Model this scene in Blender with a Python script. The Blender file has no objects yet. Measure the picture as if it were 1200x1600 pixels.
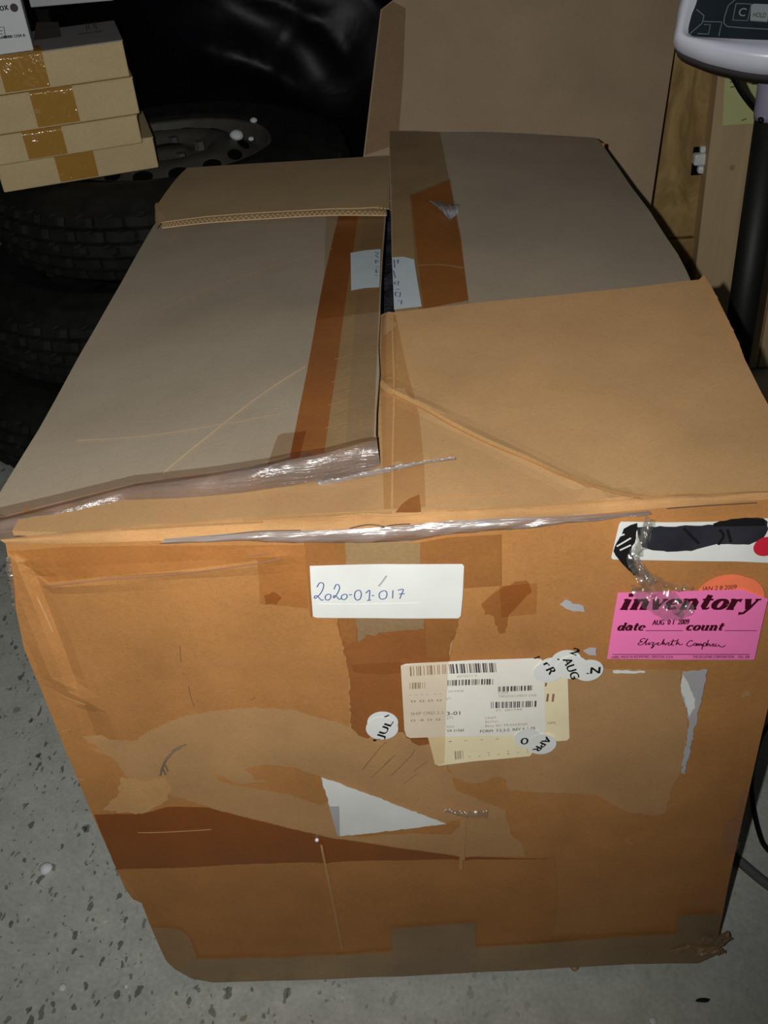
import bpy, bmesh, math, random
from mathutils import Vector, Matrix, noise
from mathutils.geometry import delaunay_2d_cdt
random.seed(7)
S = bpy.context.scene
COL = S.collection

# ------------------------------------------------------------------ camera
F = 1550.0                                   # focal length in pixels of the 1200x1600 frame
CAM = Vector((.325, -.586, 1.074))
PITCH, YAW, ROLL = .631, .0625, -.095
def basis():
    cp, sp, cy, sy = math.cos(PITCH), math.sin(PITCH), math.cos(YAW), math.sin(YAW)
    Z = Matrix(((cy, -sy, 0), (sy, cy, 0), (0, 0, 1)))
    w = Z @ Vector((0, cp, -sp)); r = Z @ Vector((1, 0, 0)); u = Z @ Vector((0, sp, cp))
    c, s = math.cos(ROLL), math.sin(ROLL)
    return c*r + s*u, -s*r + c*u, w
RX, UX, WX = basis()
cd = bpy.data.cameras.new('camera'); cam = bpy.data.objects.new('camera', cd); COL.objects.link(cam)
cd.sensor_fit = 'VERTICAL'; cd.sensor_height = 36; cd.lens = F/1600*36; cd.clip_start = .02
M = Matrix.Identity(4)
for i in range(3):
    M[i][0], M[i][1], M[i][2], M[i][3] = RX[i], UX[i], -WX[i], CAM[i]
cam.matrix_world = M
S.camera = cam

# ------------------------------------------------------------------ light and exposure
wd = bpy.data.worlds.new('world'); S.world = wd; wd.use_nodes = True
wd.node_tree.nodes['Background'].inputs[0].default_value = (.75, .88, 1, 1)
wd.node_tree.nodes['Background'].inputs[1].default_value = .016
ld = bpy.data.lights.new('phone_flash', 'SPOT'); flash = bpy.data.objects.new('phone_flash', ld); COL.objects.link(flash)
ld.energy = 35; ld.color = (1, .985, .95); ld.spot_size = math.radians(118); ld.spot_blend = 1.0; ld.shadow_soft_size = .004
flash.location = CAM - RX*.036 + UX*.012
flash.rotation_euler = (Matrix(((RX[0], UX[0], -WX[0]), (RX[1], UX[1], -WX[1]), (RX[2], UX[2], -WX[2]))) @ Matrix.Rotation(math.radians(11), 3, 'Y') @ Matrix.Rotation(math.radians(13), 3, 'X')).to_euler()
S.view_settings.view_transform = 'Standard'; S.view_settings.look = 'None'
S.view_settings.gamma = 1; S.view_settings.use_curve_mapping = False; S.view_settings.exposure = 0
S.cycles.max_bounces = 6; S.cycles.transparent_max_bounces = 24

# ------------------------------------------------------------------ measuring helpers
def ray(px, py): return WX + RX*((px-600)/F) - UX*((py-800)/F)
def aty(px, py, Y=None):
    d = ray(px, py)
    if Y is not None: return CAM + d*((Y-CAM.y)/d.y)
    p = CAM + d*((0-CAM.y)/d.y)                # the bulging front wall of the big carton
    for i in range(3): p = CAM + d*((-WALL[0](p.x, p.z)-CAM.y)/d.y)
    return p
WALL = [lambda x, z: 0.0]
def atz(px, py, Z):
    d = ray(px, py); return CAM + d*((Z-CAM.z)/d.z)
def atd(px, py, t): return CAM + ray(px, py)*t
def atplane(px, py, p, n):
    d = ray(px, py); return CAM + d*((p-CAM).dot(n)/d.dot(n))
def onsurf(px, py, fn):
    z = .64; p = None
    for i in range(30):
        p = atz(px, py, z); z = z*.4 + .6*fn(p.x, p.y)
    return atz(px, py, fn(p.x, p.y))
def lerp(a, b, t): return a + (b-a)*t
def sm(a, b, x):
    t = max(0, min(1, (x-a)/(b-a))); return t*t*(3-2*t)

# ------------------------------------------------------------------ materials
def lin(c):
    f = lambda v: v/12.92 if v <= .04045 else ((v+.055)/1.055)**2.4
    return tuple(f(v/255) for v in c) + (1,)
class NT:
    def __init__(s, name):
        s.m = bpy.data.materials.new(name); s.m.use_nodes = True; s.t = s.m.node_tree
        s.t.nodes.clear(); s.out = s.n('ShaderNodeOutputMaterial'); s.co = s.n('ShaderNodeTexCoord').outputs['Object']
    def n(s, typ, **kw):
        q = s.t.nodes.new(typ)
        for k, v in kw.items():
            if k.startswith('i_'): q.inputs[k[2:].replace('_', ' ')].default_value = v
            else: setattr(q, k, v)
        return q
    def l(s, a, b): s.t.links.new(a, b)
    def map(s, scale, rot=(0, 0, 0)):
        q = s.n('ShaderNodeMapping'); q.inputs['Scale'].default_value = scale; q.inputs['Rotation'].default_value = rot
        s.l(s.co, q.inputs['Vector']); return q.outputs[0]
    def noise(s, scale, vec=None, detail=4, rough=.55, dist=0):
        q = s.n('ShaderNodeTexNoise'); q.inputs['Scale'].default_value = scale; q.inputs['Detail'].default_value = detail
        q.inputs['Roughness'].default_value = rough; q.inputs['Distortion'].default_value = dist
        s.l(vec if vec is not None else s.co, q.inputs['Vector']); return q.outputs['Fac']
    def ramp(s, fac, stops):
        q = s.n('ShaderNodeValToRGB'); e = q.color_ramp.elements
        while len(e) < len(stops): e.new(.5)
        for k, (p, c) in enumerate(stops): e[k].position = p; e[k].color = c
        s.l(fac, q.inputs[0]); return q.outputs[0]
    def mix(s, fac, a, b, mode='MIX'):
        q = s.n('ShaderNodeMix', data_type='RGBA', blend_type=mode)
        for k, v in ((0, fac), (6, a), (7, b)):
            if hasattr(v, 'is_output'): s.l(v, q.inputs[k])
            else: q.inputs[k].default_value = v
        return q.outputs[2]
    def bump(s, h, strength, dist):
        q = s.n('ShaderNodeBump'); q.inputs['Strength'].default_value = strength; q.inputs['Distance'].default_value = dist
        s.l(h, q.inputs['Height']); return q.outputs[0]
    def bsdf(s, col, rough=.7, normal=None, spec=.3, metal=0, **kw):
        q = s.n('ShaderNodeBsdfPrincipled')
        if hasattr(col, 'is_output'): s.l(col, q.inputs['Base Color'])
        else: q.inputs['Base Color'].default_value = col
        if hasattr(rough, 'is_output'): s.l(rough, q.inputs['Roughness'])
        else: q.inputs['Roughness'].default_value = rough
        q.inputs['Specular IOR Level'].default_value = spec; q.inputs['Metallic'].default_value = metal
        if normal is not None: s.l(normal, q.inputs['Normal'])
        return q.outputs[0]
    def done(s, sh): s.l(sh, s.out.inputs[0]); return s.m
W1 = (1, 1, 1, 1); B1 = (0, 0, 0, 1)
def kraft(name, c, rough=.75, spec=.2, contrast=.16, scuff=0.0, along=(1, 1, 1)):
    t = NT(name); c = lin(c)
    dk = tuple(v*(1-contrast*1.6) for v in c[:3])+(1,); lt = tuple(min(1, v*(1+contrast)) for v in c[:3])+(1,)
    a = t.ramp(t.noise(9, detail=8, rough=.62), [(.30, dk), (.72, lt)])
    fib = t.ramp(t.noise(420, t.map((along[0]*.7, along[1], along[2])), detail=3, rough=.7), [(.33, (.86, .84, .82, 1)), (.68, (1.04, 1.04, 1.04, 1))])
    col = t.mix(.7, a, fib, 'MULTIPLY')
    sp = t.ramp(t.noise(700, detail=1), [(.27, (.66, .6, .55, 1)), (.36, W1)])
    col = t.mix(.5, col, sp, 'MULTIPLY')
    if scuff:
        sc = t.ramp(t.noise(9, t.map((1, 1, 1.6)), detail=8, rough=.7), [(.60, W1), (.75, (.62, .55, .5, 1))])
        col = t.mix(scuff, col, sc, 'MULTIPLY')
    b = t.bump(t.noise(160, detail=5), .12, .0012)
    return t.done(t.bsdf(col, rough, b, spec))
def plain(name, c, rough=.6, spec=.4, var=.06, metal=0, bump=.05, bscale=80):
    t = NT(name); c = lin(c)
    col = t.ramp(t.noise(25, detail=4), [(.3, tuple(v*(1-var) for v in c[:3])+(1,)), (.7, tuple(min(1, v*(1+var)) for v in c[:3])+(1,))])
    return t.done(t.bsdf(col, rough, t.bump(t.noise(bscale), bump, .002), spec, metal))
def film(name, tint, gloss=.05, rough=.25, tex=40, bump=.3, stretch=(1, 1, 1), haze=0.0, hcol=(.5, .48, .45, 1)):
    t = NT(name)
    tr = t.n('ShaderNodeBsdfTransparent'); tr.inputs[0].default_value = lin(tint)
    b = t.bump(t.noise(tex, t.map(stretch), detail=5, rough=.6), bump, .004)
    g = t.bsdf(hcol, rough, b, .8)
    gl = t.n('ShaderNodeBsdfGlossy'); gl.inputs['Roughness'].default_value = rough; t.l(b, gl.inputs['Normal'])
    m1 = t.n('ShaderNodeMixShader'); m1.inputs[0].default_value = gloss; t.l(tr.outputs[0], m1.inputs[1]); t.l(gl.outputs[0], m1.inputs[2])
    if haze:
        m2 = t.n('ShaderNodeMixShader')
        hz = t.ramp(t.noise(tex*.6, t.map(stretch), detail=6, rough=.65), [(.35, (haze*.4,)*3+(1,)), (.68, (min(1, haze*1.5),)*3+(1,))])
        t.l(hz, m2.inputs[0]); t.l(m1.outputs[0], m2.inputs[1]); t.l(g, m2.inputs[2]); return t.done(m2.outputs[0])
    return t.done(m1.outputs[0])

MT = {}
MT['front'] = kraft('kraft_front', (184, 130, 76), scuff=.5, contrast=.12, spec=.35, rough=.55)
MT['inner'] = kraft('kraft_flap', (192, 152, 106), contrast=.09, along=(1, 3, 1))
MT['grey'] = kraft('kraft_greyed', (174, 160, 139), contrast=.07, rough=.5, spec=.4, along=(1, 3, 1))
MT['rear'] = kraft('kraft_rear_flap', (192, 164, 124), contrast=.07)
MT['liner'] = kraft('torn_liner', (184, 143, 97), contrast=.10, rough=.9, along=(1, 1, 3))
MT['liner_lt'] = kraft('torn_liner_light', (196, 152, 100), contrast=.10, rough=.9)
MT['fold'] = kraft('worn_fold', (186, 142, 94), contrast=.18, rough=.85, along=(.3, 1, 3))
MT['dark'] = kraft('dark_kraft', (178, 125, 73), contrast=.10)
MT['brown'] = kraft('brown_tape', (154, 98, 54), contrast=.12, rough=.32, spec=.5)
MT['browndk'] = kraft('brown_tape_deep', (140, 80, 32), contrast=.10, rough=.3, spec=.5)
MT['orange'] = kraft('orange_tape', (160, 108, 60), contrast=.14, rough=.3, spec=.5)
MT['cornertape'] = kraft('corner_tape', (166, 130, 88), contrast=.12, rough=.4)
MT['edgecore'] = kraft('bruised_edge', (172, 136, 108), contrast=.42, rough=.8, along=(.15, 2, 3), scuff=.8)
MT['tantape'] = kraft('tan_tape', (158, 130, 92), contrast=.14, rough=.4, spec=.45)
MT['greytape'] = kraft('grey_tape', (150, 124, 92), contrast=.14, rough=.4, spec=.4)
MT['clear'] = film('clear_tape', (250, 247, 243), .03, .3)
MT['clearbr'] = film('tinted_tape', (249, 242, 233), .03, .3)
MT['stain'] = film('stain', (238, 227, 218), .0, .5)
MT['edgefilm'] = film('edge_tape_film', (238, 229, 221), .05, .3, tex=40, bump=.6, stretch=(.14, 1.6, 3), haze=.10, hcol=(.3, .27, .25, 1))
MT['shine'] = film('shiny_tape', (238, 236, 234), .09, .26, tex=46, bump=1.0, stretch=(.10, 1, 1.8), haze=.48, hcol=(.42, .42, .44, 1))  # streaky grey haze paints the silver flash sheen onto clear tape
MT['wrap'] = film('wrapped_tape', (232, 226, 220), .10, .28, tex=40, bump=1.0, stretch=(.14, 1.6, 3), haze=.36, hcol=(.26, .24, .23, 1))
MT['crumple'] = film('crumpled_tape', (246, 246, 244), .14, .24, tex=30, bump=.45, haze=.10, hcol=(.6, .6, .58, 1))
MT['haze'] = film('pale_scrape', (250, 246, 246), .02, .4, haze=.12, hcol=(.55, .42, .42, 1))
MT['white'] = plain('white_paper', (226, 228, 224), .6, .3, .05)
MT['offwhite'] = plain('label_paper', (238, 235, 224), .6, .3, .04)
MT['yellowed'] = plain('yellowed_paper', (240, 227, 188), .65, .3, .05)
MT['bluish'] = plain('bluish_paper', (190, 200, 204), .6, .3, .04)
MT['greypaper'] = plain('grey_paper', (178, 176, 178), .7, .2, .08)
MT['pink'] = plain('pink_paper', (255, 130, 192), .6, .3, .03)
MT['coral'] = plain('coral_paper', (255, 132, 92), .6, .3, .04)
MT['red'] = plain('red_dot', (208, 40, 60), .5, .3, .05)
MT['ink'] = plain('black_ink', (22, 20, 22), .6, .3, .05)
MT['inkdk'] = plain('dark_red_ink', (70, 8, 26), .6, .3, .05)
MT['inkfade'] = plain('faded_ink', (168, 150, 132), .7, .2, .1)
MT['inkmid'] = plain('grey_ink', (86, 76, 72), .7, .2, .15)
MT['inkbr'] = plain('brown_ink', (150, 110, 84), .7, .2, .15)
MT['dimprint'] = plain('dim_print', (112, 100, 90), .8, .2, .1)
MT['blue'] = plain('blue_pen', (78, 104, 152), .6, .3, .15)
MT['marker'] = plain('black_marker', (46, 47, 54), .35, .5, .35, bump=.3, bscale=60)
MT['scuff'] = plain('scuff_grey', (96, 80, 70), .8, .2, .1)
MT['softscuff'] = plain('soft_scuff', (132, 112, 90), .8, .2, .2)
MT['creaseline'] = plain('crease_fibre', (198, 172, 138), .8, .2, .1)
MT['lightline'] = plain('paper_fibre', (214, 168, 112), .8, .2, .1)
t = NT('black_plastic')
b = t.bump(t.noise(9, detail=2, rough=.4, dist=1.5), .12, .01)
MT['plastic'] = t.done(t.bsdf((.004, .005, .008, 1), .32, b, .10))
MT['plastic_in'] = None
t = NT('dark_plastic')
b = t.bump(t.noise(60, detail=4, dist=1.5), .6, .01)
MT['plastic_in'] = t.done(t.bsdf((.028, .029, .036, 1), .3, b, .6))
t = NT('rubber')
c = t.ramp(t.noise(30, detail=6), [(.3, (.007, .0075, .006, 1)), (.72, (.020, .020, .017, 1))])
MT['rubber'] = t.done(t.bsdf(c, .75, t.bump(t.noise(120), .3, .002), .25))
MT['steel'] = plain('dark_steel', (98, 95, 86), .6, .4, .2, .3)
MT['hole'] = plain('dark_hole', (14, 13, 12), .9, .1)
MT['glintmetal'] = plain('glint_white_metal', (245, 250, 252), .3, .6, .02, 0)  # near-white base colour stands for flash thrown back by metal
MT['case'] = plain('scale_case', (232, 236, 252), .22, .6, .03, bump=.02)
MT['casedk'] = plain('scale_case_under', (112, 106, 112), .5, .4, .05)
MT['panel'] = plain('scale_panel', (40, 50, 56), .25, .5, .15)
MT['keylight'] = plain('scale_key', (160, 172, 176), .4, .4, .03)
MT['keyline'] = plain('scale_key_line', (120, 130, 134), .4, .4, .03)
MT['blackpaint'] = plain('black_paint', (26, 26, 24), .55, .4, .1)
MT['lilac'] = plain('lilac_plastic', (160, 156, 180), .45, .4, .04)
MT['cablebk'] = plain('black_cable', (14, 14, 13), .5, .4)
MT['cablegr'] = plain('grey_cable', (92, 96, 94), .6, .3)
MT['sheet'] = kraft('sheet_cardboard', (174, 152, 124), contrast=.07, rough=.7, along=(1, 1, 4))
MT['sheetdk'] = kraft('sheet_cardboard_fold', (142, 116, 88), contrast=.08)
MT['boxtan'] = kraft('carton_tan', (222, 200, 154), contrast=.06, rough=.8)
MT['boxgrey'] = kraft('carton_grey', (176, 172, 164), contrast=.06, rough=.8)
t = NT('ochre_tape')
MT['ocher'] = t.done(t.bsdf(lin((186, 140, 66)), .14, t.bump(t.noise(55, t.map((1, 1, .5)), detail=3, dist=1), .7, .006), .7))
MT['boxwhite'] = plain('carton_white', (226, 232, 234), .6, .3, .03)
MT['note'] = plain('yellow_green_note', (226, 228, 164), .7, .2, .05)
def wood(name, c1, c2, sc, dist, st=.12):
    t = NT(name)
    g = t.noise(sc, t.map((1, 1, st)), detail=6, rough=.6, dist=dist)
    col = t.ramp(g, [(.3, lin(c1)), (.7, lin(c2))])
    return t.done(t.bsdf(col, .7, t.bump(g, .2, .003), .25))
MT['ply'] = wood('plywood', (128, 96, 56), (206, 174, 116), 16, 1.5, .45)
MT['pine'] = wood('pine', (204, 176, 134), (226, 198, 154), 26, .6)
# floor: ground concrete with dark and pale aggregate
t = NT('ground_concrete')
base = t.ramp(t.noise(22, detail=7, rough=.65), [(.3, lin((182, 186, 178))), (.7, lin((208, 211, 202)))])
fine = t.ramp(t.noise(180, detail=4), [(.3, (.82, .82, .8, 1)), (.7, (1.05, 1.05, 1.04, 1))])
col = t.mix(.9, base, fine, 'MULTIPLY')
wv = t.n('ShaderNodeTexNoise'); wv.inputs['Scale'].default_value = 60; t.l(t.co, wv.inputs['Vector'])
va = t.n('ShaderNodeVectorMath', operation='MULTIPLY_ADD'); t.l(wv.outputs['Color'], va.inputs[0]); va.inputs[1].default_value = (.016, .016, 0); t.l(t.map((1, .62, 1), (0, 0, .5)), va.inputs[2])
sx_ = t.n('ShaderNodeSeparateXYZ'); t.l(t.co, sx_.inputs[0])          # the terrazzo shows less aggregate towards the right
nz = t.n('ShaderNodeMath', operation='MULTIPLY_ADD'); t.l(t.noise(3, detail=3), nz.inputs[0]); nz.inputs[1].default_value = .5; t.l(sx_.outputs[0], nz.inputs[2])
worn = t.ramp(nz.outputs[0], [(.30, W1), (.72, (.12, .12, .12, 1))])
for scale, thr, dk in ((88, .36, (.36, .39, .37, 1)), (47, .22, (.45, .46, .43, 1)), (170, .36, (.5, .51, .48, 1)), (60, .12, (1.25, 1.25, 1.24, 1)), (30, .12, (.52, .47, .40, 1))):
    vo = t.n('ShaderNodeTexVoronoi'); vo.inputs['Scale'].default_value = scale; t.l(va.outputs[0], vo.inputs['Vector'])
    off = t.n('ShaderNodeSeparateColor'); t.l(vo.outputs['Color'], off.inputs[0])
    th = t.n('ShaderNodeMath', operation='MULTIPLY'); th.inputs[1].default_value = thr
    pw = t.n('ShaderNodeMath', operation='POWER'); pw.inputs[1].default_value = 1.6; t.l(off.outputs[0], pw.inputs[0]); t.l(pw.outputs[0], th.inputs[0])
    df = t.n('ShaderNodeMath', operation='SUBTRACT'); t.l(th.outputs[0], df.inputs[0]); t.l(vo.outputs['Distance'], df.inputs[1])
    ms = t.ramp(df.outputs[0], [(.0, B1), (.03, W1)])
    gate = t.ramp(off.outputs[1], [(.12, B1), (.2, W1)])
    mm = t.mix(1.0, ms, gate, 'MULTIPLY')
    mm = t.mix(1.0, mm, worn, 'MULTIPLY')
    tint = t.mix(1.0, col, dk, 'MULTIPLY')
    col = t.mix(mm, col, tint)
MT['floor'] = t.done(t.bsdf(col, .55, t.bump(t.noise(200), .12, .001), .3))
MT['wall'] = plain('dark_wall', (58, 56, 52), .9, .1)

# ------------------------------------------------------------------ object helpers
ROOTLOC = {}
def tag(o, label=None, cat=None, group=None, kind=None):
    for k, v in (('label', label), ('category', cat), ('group', group), ('kind', kind)):
        if v: o[k] = v
    return o
def thing(name, loc, label, cat, group=None):
    o = bpy.data.objects.new(name, None); o.location = loc; o.empty_display_size = .05; COL.objects.link(o)
    return tag(o, label, cat, group)
def wloc(o):
    v = Vector((0, 0, 0))
    while o is not None: v += o.location; o = o.parent
    return v
def mk(name, vs, fs, mat, parent=None, label=None, smooth=False):
    me = bpy.data.meshes.new(name); me.from_pydata([tuple(v) for v in vs], [], fs); me.update()
    o = bpy.data.objects.new(name, me); COL.objects.link(o)
    mats = mat if isinstance(mat, list) else [mat]
    for m in mats: me.materials.append(m)
    if parent is not None:
        o.parent = parent; o.location = -wloc(parent)
    if label: o['label'] = label
    if smooth:
        for p in me.polygons: p.use_smooth = True
    return o
def obj(name, bm, mat, parent=None, label=None, smooth=False):
    me = bpy.data.meshes.new(name); bm.normal_update(); bm.to_mesh(me); bm.free()
    o = bpy.data.objects.new(name, me); COL.objects.link(o); me.materials.append(mat)
    if parent is not None: o.parent = parent; o.location = -wloc(parent)
    if label: o['label'] = label
    if smooth:
        for p in me.polygons: p.use_smooth = True
    return o
def frame(o, x, y, z):                      # 4x4 from axes
    m = Matrix.Identity(4)
    for i in range(3): m[i][0], m[i][1], m[i][2], m[i][3] = x[i], y[i], z[i], o[i]
    return m
def box(c, size, rot=None, bev=0.0, seg=2):
    bm = bmesh.new(); bmesh.ops.create_cube(bm, size=1)
    for v in bm.verts: v.co = Vector((v.co.x*size[0], v.co.y*size[1], v.co.z*size[2]))
    if bev: bmesh.ops.bevel(bm, geom=list(bm.edges), offset=bev, segments=seg, affect='EDGES', profile=.5)
    m = Matrix.Translation(c)
    if rot is not None: m = m @ rot.to_4x4()
    bm.transform(m); return bm
def rotz(a): return Matrix.Rotation(a, 3, 'Z')
def tube(pts, r, n=10, closed_ends=True):
    pts = [Vector(p) for p in pts]; vs = []; fs = []
    up = Vector((.3, .2, 1)).normalized()
    for i, p in enumerate(pts):
        d = (pts[min(i+1, len(pts)-1)] - pts[max(i-1, 0)]).normalized()
        a = d.cross(up)
        if a.length < .05: a = d.cross(Vector((1, 0, 0)))
        a.normalize(); b = d.cross(a)
        rr = r[i] if isinstance(r, (list, tuple)) else r
        for k in range(n):
            th = 2*math.pi*k/n; vs.append(p + a*math.cos(th)*rr + b*math.sin(th)*rr)
    for i in range(len(pts)-1):
        for k in range(n):
            fs.append((i*n+k, i*n+(k+1) % n, (i+1)*n+(k+1) % n, (i+1)*n+k))
    if closed_ends: fs += [tuple(range(n))[::-1], tuple((len(pts)-1)*n+k for k in range(n))]
    return vs, fs
def smoothline(pts, k=6):                   # Catmull-Rom
    P = [Vector(p) for p in pts]; out = []
    for i in range(len(P)-1):
        a, b, c, d = P[max(i-1, 0)], P[i], P[i+1], P[min(i+2, len(P)-1)]
        for s in range(k):
            t = s/k
            out.append(.5*((2*b)+(c-a)*t+(2*a-5*b+4*c-d)*t*t+(3*b-a-3*c+d)*t**3))
    out.append(P[-1]); return out

# ------------------------------------------------------------------ surfaces of the big carton
H = .637; LEN = .885
def seg_d(x, y, a, b):
    dx, dy = b[0]-a[0], b[1]-a[1]; L = dx*dx+dy*dy
    t = max(0, min(1, ((x-a[0])*dx+(y-a[1])*dy)/L)) if L else 0
    return math.hypot(x-a[0]-t*dx, y-a[1]-t*dy)
def poly_d(x, y, pl): return min(seg_d(x, y, pl[i], pl[i+1]) for i in range(len(pl)-1))
def pxz(pl): return [(p.x, p.z) for p in (aty(*q) for q in pl)]
FC = [  # creases of the front wall: polyline, amplitude (out +), width
 (pxz([(75,914),(167,905),(267,893),(400,876),(440,868)]), .0022, .006),
 (pxz([(30,880),(54,966),(75,1020),(92,1062),(135,1098)]), .003, .007),
 (pxz([(60,900),(85,985),(110,1060),(140,1120),(155,1160)]), -.003, .008),
 (pxz([(502,1321),(516,1390),(535,1485)]), .0014, .006),
 (pxz([(727,1282),(725,1340),(730,1440)]), .0012, .006),
 (pxz([(280,1210),(330,1213),(392,1200)]), .001, .005),
 (pxz([(300,1500),(600,1490),(1120,1465)]), .0014, .008)]
def disp(x, z):
    d = .004*math.sin(math.pi*max(0, min(1, x/.6)))*math.sin(math.pi*max(0, min(1, z/.63)))
    d += .0016*noise.noise((x*7, z*7, 3.1)) + .0008*noise.noise((x*22, z*22, 1.7))
    for pl, a, w in FC:
        q = poly_d(x, z, pl)
        if q < w*3: d += a*math.exp(-(q/w)**2)
    return d
WALL[0] = lambda x, z: disp(x, z) + (.004 if .02 < x < .58 and .03 < z < .6 else .001)
def zl(x, y):
    u = max(-.2, min(1.05, x/.287)); v = y/LEN
    return H + u*.030*(1-min(1, v))**1.5 + .0012*noise.noise((x*9, y*9, .5))
def zf(x, y):
    k = sm(.262, .30, x); q = max(0, y)/.36
    e = q*lerp(-.014, .020+.018*max(0, (x-.3)/.3), k)
    d = poly_d(x, y, CRF)
    return H + .002 + e + (.0018*math.exp(-(d/.006)**2) if d < .02 else 0) + .0010*noise.noise((x*8, y*8, 4.5))
CRF = [(0, -9), (0, -8)]
def zr(x, y):
    u = max(-.1, min(1.05, (.6-x)/.305)); v = y/LEN
    return H - .004 + u*(.002*(1-v)+.036*v*v+.004*v) + .0010*noise.noise((x*8, y*8, 9.5))
def zb(x, y):
    return H + .002 + max(0, (.9-y))/.25*lerp(.013, -.010, sm(.285, .31, x)) + .0008*noise.noise((x*8, y*8, 2.5))
CRF = [(p.x, p.y) for p in (onsurf(a, b, lambda x, y: H+.008) for a, b in ((594,597),(610,612),(660,637),(700,660),(760,690),(820,715),(880,742),(950,765),(1000,776)))]
def S_front(off): return (lambda x, z: Vector((x, -disp(x, z)-off, z)))
def S_top(fn, off): return (lambda x, y: Vector((x, y, fn(x, y)+off)))
def inside(x, y, P):
    c = False; j = len(P)-1
    for i in range(len(P)):
        if (P[i][1] > y) != (P[j][1] > y) and x < (P[j][0]-P[i][0])*(y-P[i][1])/(P[j][1]-P[i][1])+P[i][0]: c = not c
        j = i
    return c
def patch(name, P, surf, mat, parent, step=.012, thick=None, rough=0.0, label=None, smooth=True):
    """a sheet with outline P (2-D), draped on surf; thick = vector of its thickness"""
    B = []
    for i in range(len(P)):
        a, b = P[i], P[(i+1) % len(P)]; n = max(1, int(math.hypot(b[0]-a[0], b[1]-a[1])/step))
        if rough: n = max(n, int(math.hypot(b[0]-a[0], b[1]-a[1])/.0035))
        for k in range(n):
            x, y = lerp(a[0], b[0], k/n), lerp(a[1], b[1], k/n)
            if rough and k: x += random.uniform(-rough, rough); y += random.uniform(-rough, rough)
            B.append((x, y))
    vs = [Vector(p) for p in B]
    x0, x1 = min(p[0] for p in B), max(p[0] for p in B); y0, y1 = min(p[1] for p in B), max(p[1] for p in B)
    loop = B + [B[0]]
    x = x0+step/2
    while x < x1:
        y = y0+step/2
        while y < y1:
            if inside(x, y, B) and poly_d(x, y, loop) > step*.35: vs.append(Vector((x, y)))
            y += step
        x += step
    v2, e2, f2, *_ = delaunay_2d_cdt(vs, [], [list(range(len(B)))], 1, 1e-7)
    V = [surf(p.x, p.y) for p in v2]; Fc = [tuple(f) for f in f2]
    if thick is not None:
        cnt = {}
        for f in Fc:
            for i in range(len(f)):
                k = (f[i], f[(i+1) % len(f)]); cnt[k] = 1
        n = len(V); V += [v + thick for v in V]
        side = [(a+n, b+n, b, a) for (a, b) in cnt if (b, a) not in cnt]
        Fc = Fc + [tuple(i+n for i in reversed(f)) for f in Fc] + side
    return mk(name, V, Fc, mat, parent, label, smooth if thick is None else False)
def fpoly(pl): return pxz(pl)
LAY = [0.0006]
def fpatch(name, pl, mat, layer=None, step=.015, rough=0.0, label=None, parent=None, world=False):
    if layer is None: LAY[0] += .00012; layer = LAY[0]
    return patch(name, pl if world else fpoly(pl), S_front(layer), MT[mat], parent or carton, step, None, rough, label)
def tpoly(pl, fn): return [(p.x, p.y) for p in (onsurf(a, b, fn) for a, b in pl)]
def tpatch(name, pl, fn, mat, off, step=.02, rough=0.0, label=None, parent=None):
    return patch(name, tpoly(pl, fn), S_top(fn, off), MT[mat], parent or carton, step, None, rough, label)
def ribbon(name, A, B, bulge, mat, parent, n=6, label=None, jitter=0.0, freq=.37):
    """a strip between two 3-D polylines, bowed outwards"""
    m = 60; vs = []; fs = []
    def samp(L, t):
        t = t*(len(L)-1); i = min(int(t), len(L)-2); return L[i].lerp(L[i+1], t-i)
    for i in range(m+1):
        a, b = samp(A, i/m), samp(B, i/m)
        for k in range(n+1):
            s = k/n; w = math.sin(math.pi*s)
            q = jitter*noise.noise((i*freq, s*2.2, len(A)*1.3)) if 0 < k < n else 0
            vs.append(a.lerp(b, s) + bulge*(w + q))
    for i in range(m):
        for k in range(n):
            fs.append((i*(n+1)+k, i*(n+1)+k+1, (i+1)*(n+1)+k+1, (i+1)*(n+1)+k))
    return mk(name, vs, fs, mat, parent, label, True)

# ------------------------------------------------------------------ print helpers (flat print on the labels)
def strokes_mesh(strokes, surf2, width):
    """strokes: list of 2-D polylines (x, y[, w]); -> verts, faces in 3-D through surf2"""
    V = []; Fc = []
    for st in strokes:
        n0 = len(V); n = len(st)
        for i in range(n):
            a = st[max(i-1, 0)]; b = st[min(i+1, n-1)]
            dx, dy = b[0]-a[0], b[1]-a[1]; L = math.hypot(dx, dy) or 1
            w = (st[i][2] if len(st[i]) > 2 else width)/2
            V.append(surf2(st[i][0]-dy/L*w, st[i][1]+dx/L*w)); V.append(surf2(st[i][0]+dy/L*w, st[i][1]-dx/L*w))
        for i in range(n-1): Fc.append((n0+2*i, n0+2*i+1, n0+2*i+3, n0+2*i+2))
    return V, Fc
def ink(name, strokes_px, width, mat, layer, parent, smooth=5, label=None):
    if name in ('scuff_mark', 'light_crease', 'dark_crease', 'rule_line') and len(strokes_px) > 1:
        for q in strokes_px: ink(name, [q], width, mat, layer, parent, smooth)
        return
    st = []
    for s in strokes_px:
        q = [Vector((p.x, p.z, 0)) for p in (aty(*k) for k in s)]
        if smooth and len(q) > 2: q = smoothline(q, smooth)
        st.append([(p.x, p.y) for p in q])
    v, f = strokes_mesh(st, S_front(layer), width); return mk(name, v, f, MT[mat], parent, label)
_tc = {}
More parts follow.
